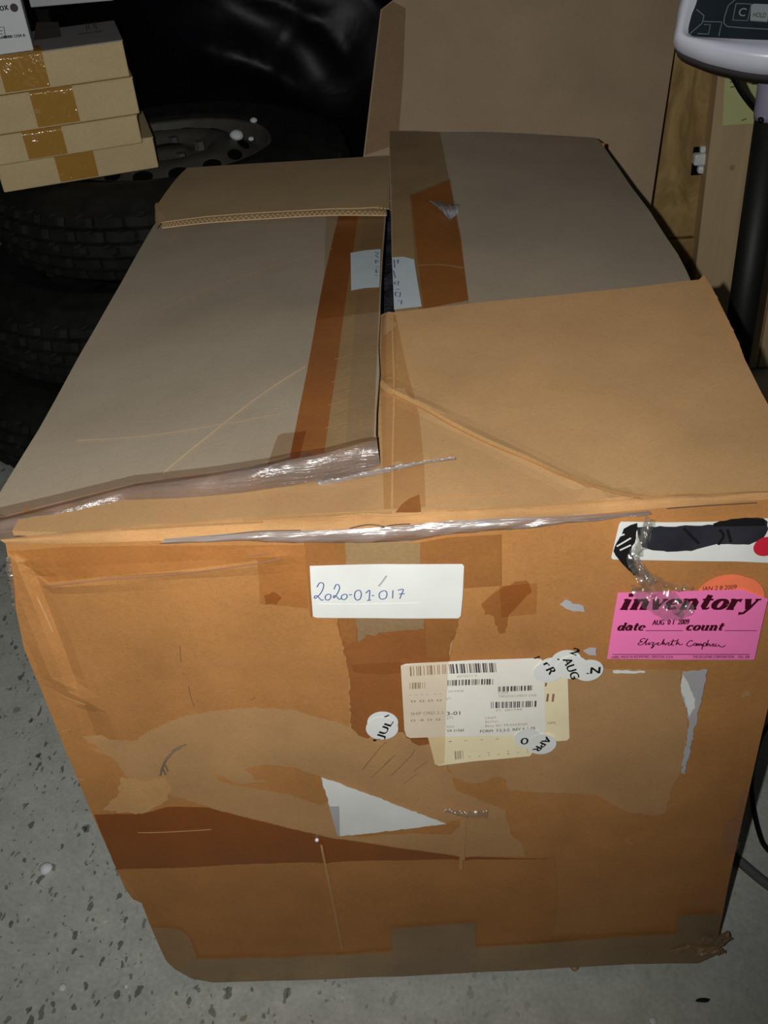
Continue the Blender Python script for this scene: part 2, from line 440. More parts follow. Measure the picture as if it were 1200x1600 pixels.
def text_tris(s):
    if s in _tc: return _tc[s]
    cu = bpy.data.curves.new('t', 'FONT'); cu.body = s; cu.size = 1; cu.resolution_u = 3
    o = bpy.data.objects.new('t', cu); COL.objects.link(o)
    dg = bpy.context.evaluated_depsgraph_get(); e = o.evaluated_get(dg); me = e.to_mesh()
    vs = [(v.co.x, v.co.y) for v in me.vertices]; fs = [tuple(p.vertices) for p in me.polygons]
    e.to_mesh_clear(); bpy.data.objects.remove(o); bpy.data.curves.remove(cu)
    x0 = min(v[0] for v in vs); x1 = max(v[0] for v in vs)
    _tc[s] = ([((v[0]-x0)/(x1-x0), v[1]) for v in vs], fs); return _tc[s]
def print_text(items, surf2, bold=0.0):
    """items: (string, a, b, h, shear): baseline a->b in 2-D, h = letter size; merged into one print"""
    V = []; Fc = []
    for s, a, b, h, sh in items:
        vs, fs = text_tris(s); dx, dy = b[0]-a[0], b[1]-a[1]; L = math.hypot(dx, dy); nx, ny = -dy/L, dx/L
        for sx in ((0,) if not bold else (-bold, 0, bold)):
            n = len(V)
            for (u, v) in vs:
                uu = u*L + sh*v*h + sx
                V.append(surf2(a[0]+dx/L*uu+nx*v*h*1.4, a[1]+dy/L*uu+ny*v*h*1.4))
            Fc += [tuple(i+n for i in f) for f in fs]
    return V, Fc
def ftext(name, items, mat, layer, parent, bold=0.0, label=None):
    for s, a, b, h, *sh in items:
        A, B = aty(*a), aty(*b)
        v, f = print_text([(s, (A.x, A.z), (B.x, B.z), h, sh[0] if sh else 0)], S_front(layer), bold); mk(name, v, f, MT[mat], parent, label)
def barcode(x0, x1, n, seed):
    r = random.Random(seed); w = [r.choice((1, 1, 2, 3)) for _ in range(n*2)]; T = sum(w); out = []; x = 0
    for i, k in enumerate(w):
        if i % 2 == 0: out.append((x0+(x1-x0)*x/T, x0+(x1-x0)*(x+k)/T))
        x += k
    return out
def fbars(name, a, b, c, n, seed, mat, layer, parent):
    """barcode in the px box: a top-left, b top-right, c bottom-left"""
    A, Bq, Cq = (aty(*q) for q in (a, b, c)); V = []; Fc = []; sf = S_front(layer)
    for s, e in barcode(0, 1, n, seed):
        k = len(V)
        for u, v in ((s, 0), (e, 0), (e, 1), (s, 1)):
            p = A + (Bq-A)*u + (Cq-A)*v; V.append(sf(p.x, p.z))
        Fc.append((k, k+1, k+2, k+3))
    return mk(name, V, Fc, MT[mat], parent)
def circ(cx, cy, r, n=40, a0=0, a1=2*math.pi): return [(cx+r*math.cos(a0+(a1-a0)*i/n), cy+r*math.sin(a0+(a1-a0)*i/n)) for i in range(n)]

# ================================================================== SETTING
bm = bmesh.new(); bmesh.ops.create_grid(bm, x_segments=4, y_segments=4, size=3.2)
bm.transform(Matrix.Translation((0, .6, 0))); tag(obj('floor', bm, MT['floor']), kind='structure')
tag(obj('wall_back', box((0, 3.2, 1.3), (6.3, .1, 2.6)), MT['wall']), kind='structure')

# ================================================================== BIG CARTON
carton = thing('cardboard_box', (.3, .44, 0), 'big battered brown cardboard box with taped crossed flaps and inventory stickers, in the middle', 'box')
OUT_L = [(8,850),(13,885),(20,935),(37,1015),(54,1056),(71,1097),(90,1144),(109,1191),(142,1270),(169,1330),(195,1390),(208,1407),(221,1412),(232,1442),(246,1474),(259,1502)]
OUT_B = [(280,1519),(300,1529),(333,1534),(450,1532),(617,1525),(743,1517),(850,1512),(987,1504),(1092,1503)]
OUT_R = [(1112,1497),(1119,1490),(1124,1456),(1141,1372),(1160,1285),(1180,1196),(1200,1109),(1237,940),(1273,775)]
FOLD_LO = [(8,850),(110,850),(258,845),(380,838),(513,833),(613,830),(700,822),(780,815),(880,808),(1000,797),(1090,790),(1200,781),(1273,775)]
FOLD_UP = [(0,843),(100,832),(200,822),(300,815),(400,808),(533,801),(613,798),(700,796),(780,792),(900,784),(1000,776),(1100,772),(1200,768),(1273,764)]
outline = pxz(OUT_L+OUT_B+OUT_R+FOLD_LO[::-1][1:-1])
outline = [(x, max(.001, z)) for x, z in outline]
patch('front_wall', outline, S_front(0), MT['front'], carton, .009, Vector((0, .005, 0)))
def side_wall(pl, xin, mat):
    P = [(x, max(.001, z)) for x, z in pxz(pl)]; P.sort(key=lambda p: p[1]); P = [q for q in P if q[1] < H-.03]; P.append((P[-1][0], H-.03))
    vs = []; fs = []; m = 12
    for (x, z) in P:
        for i in range(m+1):
            y = .004 + (LEN-.008)*i/m; f = 1-min(1, i/4)
            vs.append((lerp(xin, x, f*f), y, z))
    for j in range(len(P)-1):
        for i in range(m): fs.append((j*(m+1)+i, j*(m+1)+i+1, (j+1)*(m+1)+i+1, (j+1)*(m+1)+i))
    n = len(vs); c = Vector((.3, 0, 0))
    return mk('side_wall', vs, fs, mat, carton, None, True)
side_wall(OUT_L, -.004, MT['front']); side_wall(OUT_R, .597, MT['front'])
obj('rear_wall', box((.3, LEN-.003, H/2), (.6, .005, H-.006)), MT['front'], carton)
obj('bottom_panel', box((.3, .44, .006), (.58, .86, .005)), MT['front'], carton)
# flaps, folded over each other in a pinwheel
UP = Vector((0, 0, -.0045))
LF = [(-16,795),(60,672),(130,545),(239,354),(285,290)]
lf = tpoly(LF, zl) + [(-.012, .87), (.284, .87)] + tpoly([(603,335),(598,400),(595,455),(594,490),(591,540),(593,580),(588,640),(587,680)], zl)
lf += [(x, y+.014) for x, y in tpoly([(575,700),(507,717),(453,726),(380,746),(333,752),(208,770),(83,801),(0,823)], zl)]
left_flap = patch('left_flap', lf, S_top(zl, 0), MT['grey'], carton, .012, UP)
ff = [(.004, .34), (.27, .352)] + tpoly([(597,491),(617,488),(690,479),(753,472),(880,460),(1000,448),(1060,440),(1092,437),(1100,430),(1112,448),(1138,500),(1152,530),(1164,562),(1188,610),(1200,632),(1236,700)], zf)
ff += [(.600, .012)] + tpoly([q for q in FOLD_UP[::-1] if q[0] > 50], zf) + [(.004, .012)]
front_flap = patch('front_flap', ff, S_top(zf, 0), MT['inner'], carton, .010, UP)
rf = tpoly([(608,204),(650,204),(687,206),(760,206),(830,209),(880,212),(930,215),(938,221),(960,253),(985,290),(1016,331),(1042,372),(1059,397),(1073,424)], zr)
rf += [(.602, .33), (.600, .012), (.30, .012)] + tpoly([(617,490),(614,440),(612,400),(611,335),(609,270)], zr)
right_flap = patch('right_flap', rf, S_top(zr, 0), MT['grey'], carton, .012, UP)
rb = tpoly([(243,338),(247,318),(258,302),(273,282),(284,270),(293,262),(340,259),(420,254),(520,248),(604,243)], zb) + [(.31, .882), (.33, .70)] + \
     tpoly([(607,326),(560,325),(512,326),(460,329),(420,331),(370,334),(321,338),(259,346),(250,348)], zb)
rear_flap = patch('rear_flap', rb, S_top(zb, 0), MT['rear'], carton, .015, Vector((0, 0, -.001)))
# corrugation shown by the cut front edge of the rear flap: two liners with a wavy flute between
ed = [onsurf(a, b, zb) for a, b in smoothline([(252,347,0),(321,339,0),(420,332,0),(512,327,0),(604,327,0)], 40) for a, b in ((a, b),)] if False else \
     [onsurf(q.x, q.y, zb) for q in smoothline([(252,347,0),(321,339,0),(420,332,0),(512,327,0),(604,327,0)], 60)]
vs = []; fs = []
for i, p in enumerate(ed):
    h = .0036 + .0019*math.sin(i*math.pi/2.5)
    for dy in (-.002, .014):
        vs += [p+Vector((0, dy, -h+.0005)), p+Vector((0, dy, -h-.0005))]
for i in range(len(ed)-1):
    k = 4*i; fs += [(k, k+4, k+5, k+1), (k, k+2, k+6, k+4), (k+1, k+5, k+7, k+3)]
mk('flute', vs, fs, MT['rear'], rear_flap)
vs = []; fs = []
for p in ed:
    for dy in (-.0025, .02): vs += [p+Vector((0, dy, -.0062)), p+Vector((0, dy, -.0076))]
for i in range(len(ed)-1):
    k = 4*i; fs += [(k, k+4, k+5, k+1), (k, k+2, k+6, k+4), (k+1, k+5, k+7, k+3)]
mk('liner', vs, fs, MT['rear'], rear_flap)
A = [onsurf(*q, zb)+Vector((0, 0, .002)) for q in ((246,318),(250,330),(262,343))]
Bq = [onsurf(*q, zb)+Vector((0, 0, -.004)) for q in ((241,322),(241,338),(244,353))]
ribbon('torn_corner', A, Bq, Vector((-.001, -.002, .001)), MT['rear'], rear_flap)
# worn fold along the top front edge
ribbon('front_fold', [onsurf(a, b, zf)+Vector((0, 0, .0005)) for a, b in FOLD_UP], [S_front(.0006)(p.x, p.z) for p in (aty(*q) for q in FOLD_LO)], Vector((0, -.0015, .002)), MT['fold'], carton, jitter=.5)
ribbon('shiny_edge_tape', [S_front(.004)(p.x, p.z) for p in (aty(*q) for q in [(258,838),(380,828),(513,824),(613,819),(700,810),(780,806),(880,802),(960,798),(1012,794)])],
       [S_front(.001)(p.x, p.z) for p in (aty(*q) for q in [(250,848),(380,845),(447,848),(560,849),(640,846),(700,835),(780,828),(900,813),(1016,799)])],
       Vector((0, -.005, .001)), MT['shine'], carton, jitter=.5, label='crinkled clear tape shining along the top front edge')
ribbon('corner_tape', [S_front(.0015)(p.x, p.z) for p in (aty(*q) for q in [(9,862),(9,885),(15,915),(20,938)])], [S_front(.003)(p.x, p.z) for p in (aty(*q) for q in [(17,868),(20,890),(24,918),(25,945)])], Vector((-.001, -.002, 0)), MT['wrap'], carton, jitter=.5)
# taped front edge of the left flap
EA = [(-22,812),(0,817),(83,796),(208,763),(333,746),(417,731),(453,721),(507,711),(567,694),(588,690)]
EB = [(-22,842),(0,847),(104,824),(187,811),(300,790),(380,773),(430,764),(490,752),(557,744),(594,726)]
ea = [onsurf(a, b, zl)+Vector((0, .006, .0004)) for a, b in EA]; ebp = []
for (a, b), p in zip(EB, ea):
    q = aty(a, b, p.y-.010); ebp.append(q)
ribbon('edge_tape', ea, ebp, Vector((0, -.0052, .0062)), MT['wrap'], left_flap, jitter=.25, label='clear tape wrapped round the front edge of the left flap')
ribbon('edge_core', [p+Vector((0, .002, -.0005)) for p in ea], [p+Vector((0, .002, .0005)) for p in ebp], Vector((0, -.0032, .0040)), MT['edgecore'], left_flap, jitter=.15)
tpatch('edge_tape', EA + [(a+2, b-h) for (a, b), h in zip(EA[::-1], (6, 7, 9, 11, 13, 15, 18, 20, 22, 22))], zl, 'edgefilm', .0016, parent=left_flap)
# strip of clear tape torn loose from that corner
sp = [aty(a, b, .055) for a, b in ((492,752),(530,745),(580,735),(620,727),(665,721),(711,716))]
sq = [aty(a, b, .052) for a, b in ((500,760),(540,752),(585,743),(625,733),(668,723),(711,718))]
ribbon('tape_spike', sp, sq, Vector((0, -.002, .003)), MT['shine'], left_flap, jitter=.8)
tpatch('torn_edge', [(1093,438),(1099,431),(1111,449),(1137,501),(1151,531),(1162,560),(1150,547),(1136,524),(1112,478)], zf, 'liner_lt', .0012, rough=.0008)
# front flap: score line, worn crease, tinted tape trace
tpatch('tape_stain', [(597,493),(618,492),(632,560),(647,620),(655,650),(663,730),(665,794),(600,797),(594,600)], zf, 'clearbr', .0008, label='brownish tape trace along the left of the front flap')
def tline(name, px, fn, w, mat, off, parent):
    st = [[(p.x, p.y) for p in (onsurf(q.x, q.y, fn) for q in smoothline([(a, b, 0) for a, b in px], 8))]]
    v, f = strokes_mesh(st, S_top(fn, off), w); return mk(name, v, f, MT[mat], parent)
tline('score_line', [(613,490),(614,540),(616,610),(614,700),(613,797)], zf, .0018, 'liner_lt', .0011, front_flap)
CR = [(594,597),(610,612),(660,637),(700,660),(760,690),(820,715),(880,742),(950,765),(1000,776)]
tline('worn_crease', CR, zf, .0042, 'liner_lt', .0010, front_flap)
tline('worn_crease', [(a+4, b+6) for a, b in CR[1:]], zf, .0012, 'dark', .0013, front_flap)
tline('torn_line', [(666,784),(690,778),(720,776),(790,771)], zf, .0028, 'liner_lt', .0010, front_flap)
for L, w_, m_ in (([(190,830),(260,826),(330,822),(410,818)],.0026,'liner_lt'), ([(380,815),(460,810),(540,806),(612,803)],.0030,'liner_lt'), ([(530,810),(570,806),(620,808),(660,804)],.0022,'lightline'), ([(700,800),(800,795),(880,789),(990,780)],.0022,'liner_lt'), ([(1000,776),(1090,771),(1190,766)],.0030,'liner_lt')):
    tline('torn_strand', L, zf, w_, m_, .0016, front_flap)
for L in ([(546,821),(575,815),(600,818)], [(590,822),(612,816),(640,814)], [(330,834),(400,826),(470,824)], [(1040,790),(1110,785),(1180,781)]):
    ink('grime_line', [L], .0009, 'scuff', .0046, carton)
tpatch('brown_tape_scrap', [(655,775),(658,803),(618,803),(628,790),(640,781)], zf, 'brown', .0014, parent=carton)
tline('worn_crease', [(478,574),(430,604),(380,640),(330,680),(285,716),(255,742)], zl, .0020, 'creaseline', .0012, left_flap)
tline('worn_crease', [(120,690),(220,684),(330,668),(440,648)], zl, .0012, 'creaseline', .0012, left_flap)
tline('worn_crease', [(240,492),(300,462),(370,436),(520,390)], zl, .0010, 'creaseline', .0012, left_flap)
# tape strips on the left flap
tpatch('brown_tape', [(529,337),(560,337),(546,430),(527,570),(507,709),(452,720),(480,580),(505,440)], zl, 'brown', .0006, label='brown packing tape along the left flap')
tpatch('tan_tape', [(560,337),(601,335),(596,400),(592,490),(588,580),(584,690),(507,709),(527,570),(546,430)], zl, 'tantape', .0008, label='tan tape strip along the inner edge of the left flap')
tpatch('tan_tape', [(568,337),(598,337),(590,490),(584,640),(580,690),(540,700),(550,560),(560,440)], zl, 'greytape', .0011)
tpatch('clear_tape', [(510,337),(601,335),(592,489),(494,502),(506,440)], zl, 'clearbr', .0014)
tpatch('clear_tape', [(434,684),(441,680),(479,676),(468,718),(418,729)], zl, 'stain', .0016)
for k in range(7):
    y = 560+k*18; tline('tape_wrinkle', [(523-k*2.4, y+4), (538-k*2, y), (552-k*2, y-5)], zl, .0010, 'greytape' if k % 2 else 'liner', .0019, left_flap)
# tape strips on the right flap
tpatch('brown_tape', [(640,300),(702,281),(720,370),(732,470),(660,484),(652,400)], zr, 'orange', .0006, label='orange-brown tape on the right flap')
tpatch('tan_tape', [(612,287),(642,306),(652,400),(662,484),(618,488),(613,400)], zr, 'tantape', .0009)
tpatch('clear_tape', [(609,206),(687,208),(702,283),(642,308),(611,290)], zr, 'greytape', .0012)
tpatch('clear_tape', [(640,306),(704,281),(733,476),(655,486)], zr, 'clearbr', .0015)
tline('tape_wrinkle', [(652,417),(690,416),(724,421)], zr, .0025, 'tantape', .0018, right_flap)
ribbon('tape_wrinkle', [onsurf(*q, zr)+Vector((0, 0, .003)) for q in ((662,317),(685,319),(718,324))], [onsurf(*q, zr)+Vector((0, 0, .002)) for q in ((690,333),(703,347),(716,336))], Vector((0, -.004, .005)), MT['shine'], right_flap, jitter=.9)
# dark plastic showing through the slit
# torn white label, one half on each flap
lw = tpatch('white_label', [(548,398),(570,394),(595,392),(593,452),(571,453),(549,457)], zl, 'bluish', .0022, label='left half of a torn white label with blue writing')
rw = tpatch('white_label', [(613,405),(630,404),(647,408),(652,440),(659,482),(638,484),(616,487)], zr, 'bluish', .0022, label='right half of a torn white label with blue writing')
def topink(strokes, fn, parent):
    st = [[(p.x, p.y) for p in (onsurf(a, b, fn) for a, b in s)] for s in strokes]
    v, f = strokes_mesh(st, S_top(fn, .0026), .0013); mk('pen_writing', v, f, MT['blue'], parent)
topink([[(586,397),(592,399),(587,403),(592,406)],[(587,410),(592,412),(587,415),(587,410)],[(587,420),(592,421)],[(588,424),(588,430),(592,427)],[(586,434),(591,434)]], zl, lw)
topink([[(616,409),(617,422)],[(620,412),(624,411)],[(622,409),(622,415)],[(615,426),(618,438)],[(617,444),(623,443),(622,449),(617,448),(617,444)],[(618,456),(625,455)],[(618,460),(626,461),(625,468),(618,466),(618,460)],[(622,474),(628,473),(627,479)]], zr, rw)

# ------------------------------------------------------------------ front wall: tape, tears, stains (lowest layer first)
fpatch('tape_band', [(12,862),(75,914),(167,905),(267,893),(400,876),(475,866),(475,852),(300,853),(100,855)], 'clearbr')
fpatch('tape_corner', [(402,876),(477,866),(482,955),(406,948)], 'clearbr')
fpatch('brown_tape', [(182,1358),(400,1353),(600,1348),(868,1345),(872,1420),(862,1474),(743,1482),(613,1488),(450,1497),(308,1500),(262,1495),(246,1470),(222,1411)], 'dark', label='wide brown tape across the lower front')
fpatch('torn_liner', [(129,1150),(183,1160),(208,1162),(237,1144),(279,1125),(333,1115),(392,1110),(450,1112),(496,1125),(560,1142),(640,1160),(700,1190),(700,1210),(708,1218),(712,1238),(740,1250),(790,1270),(800,1308),(817,1323),(822,1343),(717,1342),(600,1325),(517,1313),(462,1300),(392,1283),(325,1265),(267,1247),(225,1240),(196,1217),(179,1192),(150,1165)], 'liner', rough=.0012, label='pale torn layer sweeping across the front')
fpatch('liner_gap', [(329,1212),(358,1206),(412,1199),(454,1202),(500,1217),(516,1258),(500,1262),(454,1246),(392,1235),(350,1227)], 'front', rough=.0008)
fpatch('liner_gap', [(528,1306),(600,1301),(650,1295),(700,1289),(725,1281),(722,1292),(703,1308),(650,1306),(600,1308),(560,1312)], 'dark', rough=.0008)
fpatch('torn_liner', [(690,1060),(890,1049),(1066,1050),(1064,1075),(1077,1131),(1064,1212),(1050,1240),(1040,1275),(1025,1278),(980,1272),(950,1255),(935,1246),(890,1243),(850,1243),(793,1237),(792,1222),(777,1217),(755,1226),(733,1227),(708,1218),(697,1195)], 'liner', rough=.0010, label='pale torn patch where a big label came off')
fpatch('deep_brown_tape', [(147,1272),(221,1275),(262,1264),(325,1265),(392,1283),(462,1300),(517,1313),(600,1325),(717,1342),(870,1345),(700,1346),(600,1348),(400,1353),(182,1358)], 'browndk', rough=.0004, label='deep brown tape strip across the front')
fpatch('torn_liner', [(190,1217),(225,1225),(258,1217),(267,1237),(262,1254),(237,1267),(221,1275),(192,1269),(162,1265),(173,1250),(185,1240)], 'liner_lt', rough=.0016, label='small ragged light tear at the left')
# vertical tape down the middle
fpatch('vertical_tape', [(525,966),(717,966),(703,1030),(697,1100),(690,1232),(600,1231),(547,1225),(545,1060),(533,1000)], 'liner')
fpatch('vertical_tape', [(525,966),(717,966),(711,995),(703,1012),(700,1060),(690,1160),(668,1166),(655,1168),(643,1162),(630,1147),(603,1143),(590,1146),(575,1157),(560,1152),(548,1140),(545,1060),(533,1000)], 'brown', rough=.0010, label='brown packing tape down the middle of the front')
fpatch('orange_tape', [(526,960),(555,960),(557,1003),(545,1010),(535,1000)], 'orange')
fpatch('orange_tape', [(663,960),(718,960),(711,997),(703,1000),(700,1030),(667,1030)], 'orange')
fpatch('orange_tape', [(475,846),(541,847),(543,880),(540,966),(485,966)], 'orange', label='orange tape left of the number label')
fpatch('orange_tape', [(655,846),(700,838),(783,833),(784,917),(727,921),(655,920)], 'orange', label='orange tape block right of the number label')
fpatch('tan_tape', [(539,846),(656,846),(656,885),(541,885)], 'tantape')
fpatch('tan_tape', [(554,960),(663,960),(663,985),(593,990),(586,996),(573,993),(560,1006)], 'greytape', rough=.0008, label='ragged grey tape end under the number label')
fpatch('shiny_tape', [(548,1040),(628,1036),(632,1052),(600,1056),(552,1052)], 'clear')
fpatch('stain', [(752,945),(775,925),(805,910),(822,908),(830,928),(812,945),(795,962),(790,990),(780,992),(772,965),(757,962)], 'stain', rough=.0015)
fpatch('stain', [(412,932),(425,925),(440,935),(432,946),(415,946)], 'stain', rough=.0015)
fpatch('clear_tape', [(780,917),(840,912),(838,960),(784,966)], 'clearbr')
ink('scuff_mark', [[(566,1204),(588,1176),(604,1160)],[(580,1216),(612,1186)],[(610,1214),(640,1184),(648,1172)],[(646,1206),(668,1190)],[(630,1226),(652,1210)],[(600,1196),(618,1180)]], .0007, 'inkbr', .0033, carton)
# bottom tapes
fpatch('bottom_tape', [(300,1500),(450,1497),(613,1488),(850,1475),(1000,1464),(1121,1452),(1119,1488),(1090,1502),(987,1503),(850,1511),(743,1516),(617,1523),(450,1529),(333,1532),(300,1526),(275,1512)], 'tantape', label='tan tape along the bottom edge')
fpatch('bottom_tape', [(612,1452),(743,1442),(744,1515),(614,1523)], 'greytape', rough=.0004, label='square end of a tape strip at the bottom middle')
fpatch('bottom_tape', [(237,1446),(262,1447),(283,1454),(296,1465),(302,1480),(308,1498),(275,1512),(262,1500)], 'cornertape')
fpatch('bottom_tape', [(1059,1431),(1122,1424),(1120,1468),(1059,1465)], 'greytape', rough=.0006)
fpatch('scraped_patch', [(1130,1290),(1150,1262),(1166,1215),(1158,1275),(1150,1325),(1132,1335),(1126,1310)], 'haze', rough=.002)
# worn and scratched marks
ink('scuff_mark', [[(291,1164),(279,1168),(268,1175)],[(284,1168),(270,1176),(262,1186)],[(266,1178),(257,1191),(251,1206)],[(262,1184),(255,1198),(250,1213)],[(258,1196),(262,1206)],[(254,1202),(259,1212)]], .0017, 'softscuff', .0034, carton)
ink('scuff_mark', [[(294,1072),(297,1088),(303,1105)],[(280,1010),(282,1035)],[(391,1095),(399,1090)],[(385,866),(420,862)]], .0008, 'inkbr', .0034, carton)
ink('light_crease', [[(502,1321),(516,1390),(535,1485)]], .0022, 'liner', .0034, carton)
ink('light_crease', [[(725,1282),(724,1345)],[(721,1282),(720,1360)]], .003, 'liner', .0034, carton)
ink('light_crease', [[(215,1302),(280,1300),(330,1297)],[(60,930),(85,985)],[(100,1085),(135,1098)],[(97,1140),(112,1136)],[(120,1213),(134,1216)]], .0014, 'liner_lt', .0034, carton)
ink('light_crease', [[(872,1455),(890,1457),(912,1455)],[(887,1339),(897,1338)],[(978,1315),(990,1320)]], .0016, 'liner', .0034, carton)
ink('dark_crease', [[(75,916),(167,907),(267,895),(400,878),(440,870)]], .0011, 'inkbr', .0033, carton)
fpatch('torn_tape', [(685,1262),(710,1258),(725,1265),(763,1264),(761,1279),(728,1282),(710,1270)], 'fold', .0036, rough=.0012)
ribbon('torn_tape', [S_front(.004)(p.x, p.z) for p in (aty(*q) for q in ((690,1262),(725,1268),(763,1266)))], [S_front(.003)(p.x, p.z) for p in (aty(*q) for q in ((700,1268),(730,1279),(760,1279)))], Vector((0, -.003, .001)), MT['crumple'], carton, jitter=.9)
fpatch('torn_hole', [(1158,1085),(1168,1079),(1174,1083),(1165,1090),(1158,1092)], 'fold', .0036, rough=.0008)
fpatch('white_scrap', [(875,945),(884,937),(896,944),(912,948),(914,957),(897,956),(885,952)], 'greypaper', .0036, rough=.0012, label='small torn white scrap right of the number label')
fpatch('white_scrap', [(958,1048),(1008,1049),(1008,1052),(985,1053),(958,1052)], 'white', .0036, rough=.0006)
fpatch('white_scrap', [(911,1017),(922,1012),(932,1013),(932,1025),(920,1024)], 'greypaper', .0036, rough=.0006)
q = aty(495, 1314); bmx = bmesh.new(); bmesh.ops.create_uvsphere(bmx, u_segments=10, v_segments=6, radius=.002); bmx.transform(Matrix.Translation((q.x, -disp(q.x, q.z)-.003, q.z))); obj('staple', bmx, MT['glintmetal'], carton, None, True)
# white remains of torn labels
tl = fpatch('torn_label', [(502,1215),(525,1222),(550,1232),(590,1246),(617,1257),(660,1273),(698,1288),(640,1295),(580,1302),(533,1307),(528,1305)], 'white', .0038, rough=.0007, label='white torn label triangle on the lower front')
patch('label_back', fpoly([(514,1259),(530,1259),(531,1306),(527,1305)]), S_front(.0044), MT['greypaper'], tl)
tr = fpatch('torn_label', [(1066,1049),(1106,1046),(1096,1092),(1083,1150),(1071,1210),(1064,1208),(1072,1160),(1077,1131),(1070,1100),(1064,1075)], 'greypaper', .0038, rough=.0010, label='grey-white strip left of a torn-off label at the right')
patch('label_fold', fpoly([(1066,1052),(1075,1066),(1086,1092),(1086,1105),(1077,1120),(1070,1095),(1064,1075)]), S_front(.0044), MT['white'], tr, .01, None, .0008)

# number label
nl = fpatch('number_label', [(486,880),(600,881),(700,881),(722,881),(725,884),(723,930),(720,962),(716,966),(620,966),(495,965),(489,963),(486,925),(484,884)], 'white', .0042, label='white label with the handwritten number 2020-01-017')
c1 = lambda s: [(460+x/3, 820+y/3) for x, y in s]
ink('pen_writing', [c1(s) for s in (
 [(106,290),(118,270),(135,272),(136,292),(122,320),(98,342),(94,334),(106,330),(126,350),(136,348)],
 [(160,322),(146,330),(146,346),(158,350),(170,340),(170,326),(160,322)],
 [(186,300),(194,280),(206,278),(212,292),(204,315),(186,340),(184,330),(196,332),(210,346),(220,342)],
 [(236,322),(222,330),(222,344),(234,348),(246,338),(246,326),(236,322)],
 [(256,326),(270,324)],
 [(300,304),(286,312),(282,334),(292,350),(308,344),(314,322),(308,306),(300,304)],
 [(334,318),(352,304),(352,330),(350,350)],[(340,352),(360,350)],
 [(362,330),(374,328)],
 [(416,306),(400,316),(398,336),(410,346),(428,340),(434,322),(428,308),(416,306)],
 [(462,304),(460,342)],
 [(484,304),(510,300),(502,322),(494,344)],[(490,322),(518,320)])], .0009, 'blue', .0047, nl)
ink('smear', [c1([(394,286),(414,262),(432,236)])], .0016, 'greypaper', .0046, nl, label='grey smear')
ink('smear', [c1([(110,372),(300,374),(580,368)])], .0016, 'white', .0046, nl)

# shipping labels, three on top of each other
y1 = fpatch('shipping_label', [(830,1040),(884,1045),(887,1052),(890,1153),(886,1157),(850,1160),(835,1160)], 'yellowed', .0040, label='yellowed label edge sticking out at the right')
ftext('lettering', [('II', (853,1096), (865,1096), .010), ('OPS', (855,1131), (868,1131), .003), ('I', (851,1072), (854,1072), .009)], 'inkbr', .0043, y1)
y2 = fpatch('shipping_label', [(668,1150),(835,1143),(832,1176),(828,1181),(740,1189),(686,1196),(680,1194),(674,1172)], 'yellowed', .0044, label='yellowed label sticking out below the white one')
fbars('print_bars', (710,1173), (725,1171), (711,1186), 5, 9, 'inkfade', .0047, y2)
ftext('lettering', [('. . : . ; . :', (732,1182), (826,1174), .006), (', . . .', (700,1158), (780,1154), .005)], 'inkfade', .0047, y2)
sl = fpatch('shipping_label', [(626,1039),(634,1036),(740,1030),(838,1027),(846,1029),(849,1034),(853,1140),(849,1147),(740,1149),(641,1152),(635,1149),(632,1140)], 'offwhite', .0049, label='white shipping label with barcodes')
fbars('barcode', (701,1036), (776,1034), (703,1051), 22, 1, 'inkmid', .0053, sl)
fbars('barcode', (699,1061), (773,1059), (699,1070), 22, 2, 'inkmid', .0053, sl)
fbars('barcode', (778,1071), (832,1069), (778,1079), 17, 3, 'inkmid', .0053, sl)
fbars('barcode', (767,1095), (840,1093), (767,1105), 22, 4, 'inkmid', .0053, sl)
fbars('barcode', (640,1040), (698,1036), (641,1055), 15, 5, 'inkfade', .0053, sl)
fbars('barcode', (640,1065), (665,1064), (640,1075), 8, 6, 'inkfade', .0053, sl)
ftext('lettering', [('3-01', (698,1116), (719,1115), .0046), ('VA 21560', (698,1142), (725,1141), .0032), ('FORM  7.5.3-5  REV 6-1-05', (750,1143), (836,1138), .0036)], 'ink', .0053, sl)
ftext('lettering', [('UNIT:', (758,1122), (777,1121), .003), ('BOTH :', (758,1128), (781,1127), .003), ('Base ID: TRAN/ENA', (758,1134), (824,1131), .003), ('CODE', (778,1083), (794,1082), .0028), ('TARGDOCUMENT CASE', (778,1088), (838,1086), .0028),
   ('P1  001744', (775,1110), (815,1108), .0026), ('0072511-2', (714,1057), (745,1055), .0026), ('20-0458', (700,1080), (724,1079), .0026), ('375', (697,1092), (705,1091), .003), ('275', (698,1122), (708,1121), .003), ('PAPA', (698,1136), (710,1135), .003)], 'inkfade', .0053, sl)
ftext('faded_lettering', [('SHIP ORD 2-1', (642,1116), (692,1114), .004), ('- - - -  - -', (640,1086), (690,1084), .004), ('0 0 0 0', (642,1096), (690,1094), .003), ('0 4 0 0', (642,1126), (688,1124), .003)], 'inkfade', .0053, sl)
fpatch('overlay_tape', [(624,1038),(701,1030),(697,1100),(694,1190),(681,1194),(674,1172),(668,1153),(640,1152),(633,1145)], 'clearbr', .0058, label='clear tape lying over the left end of the shipping label')

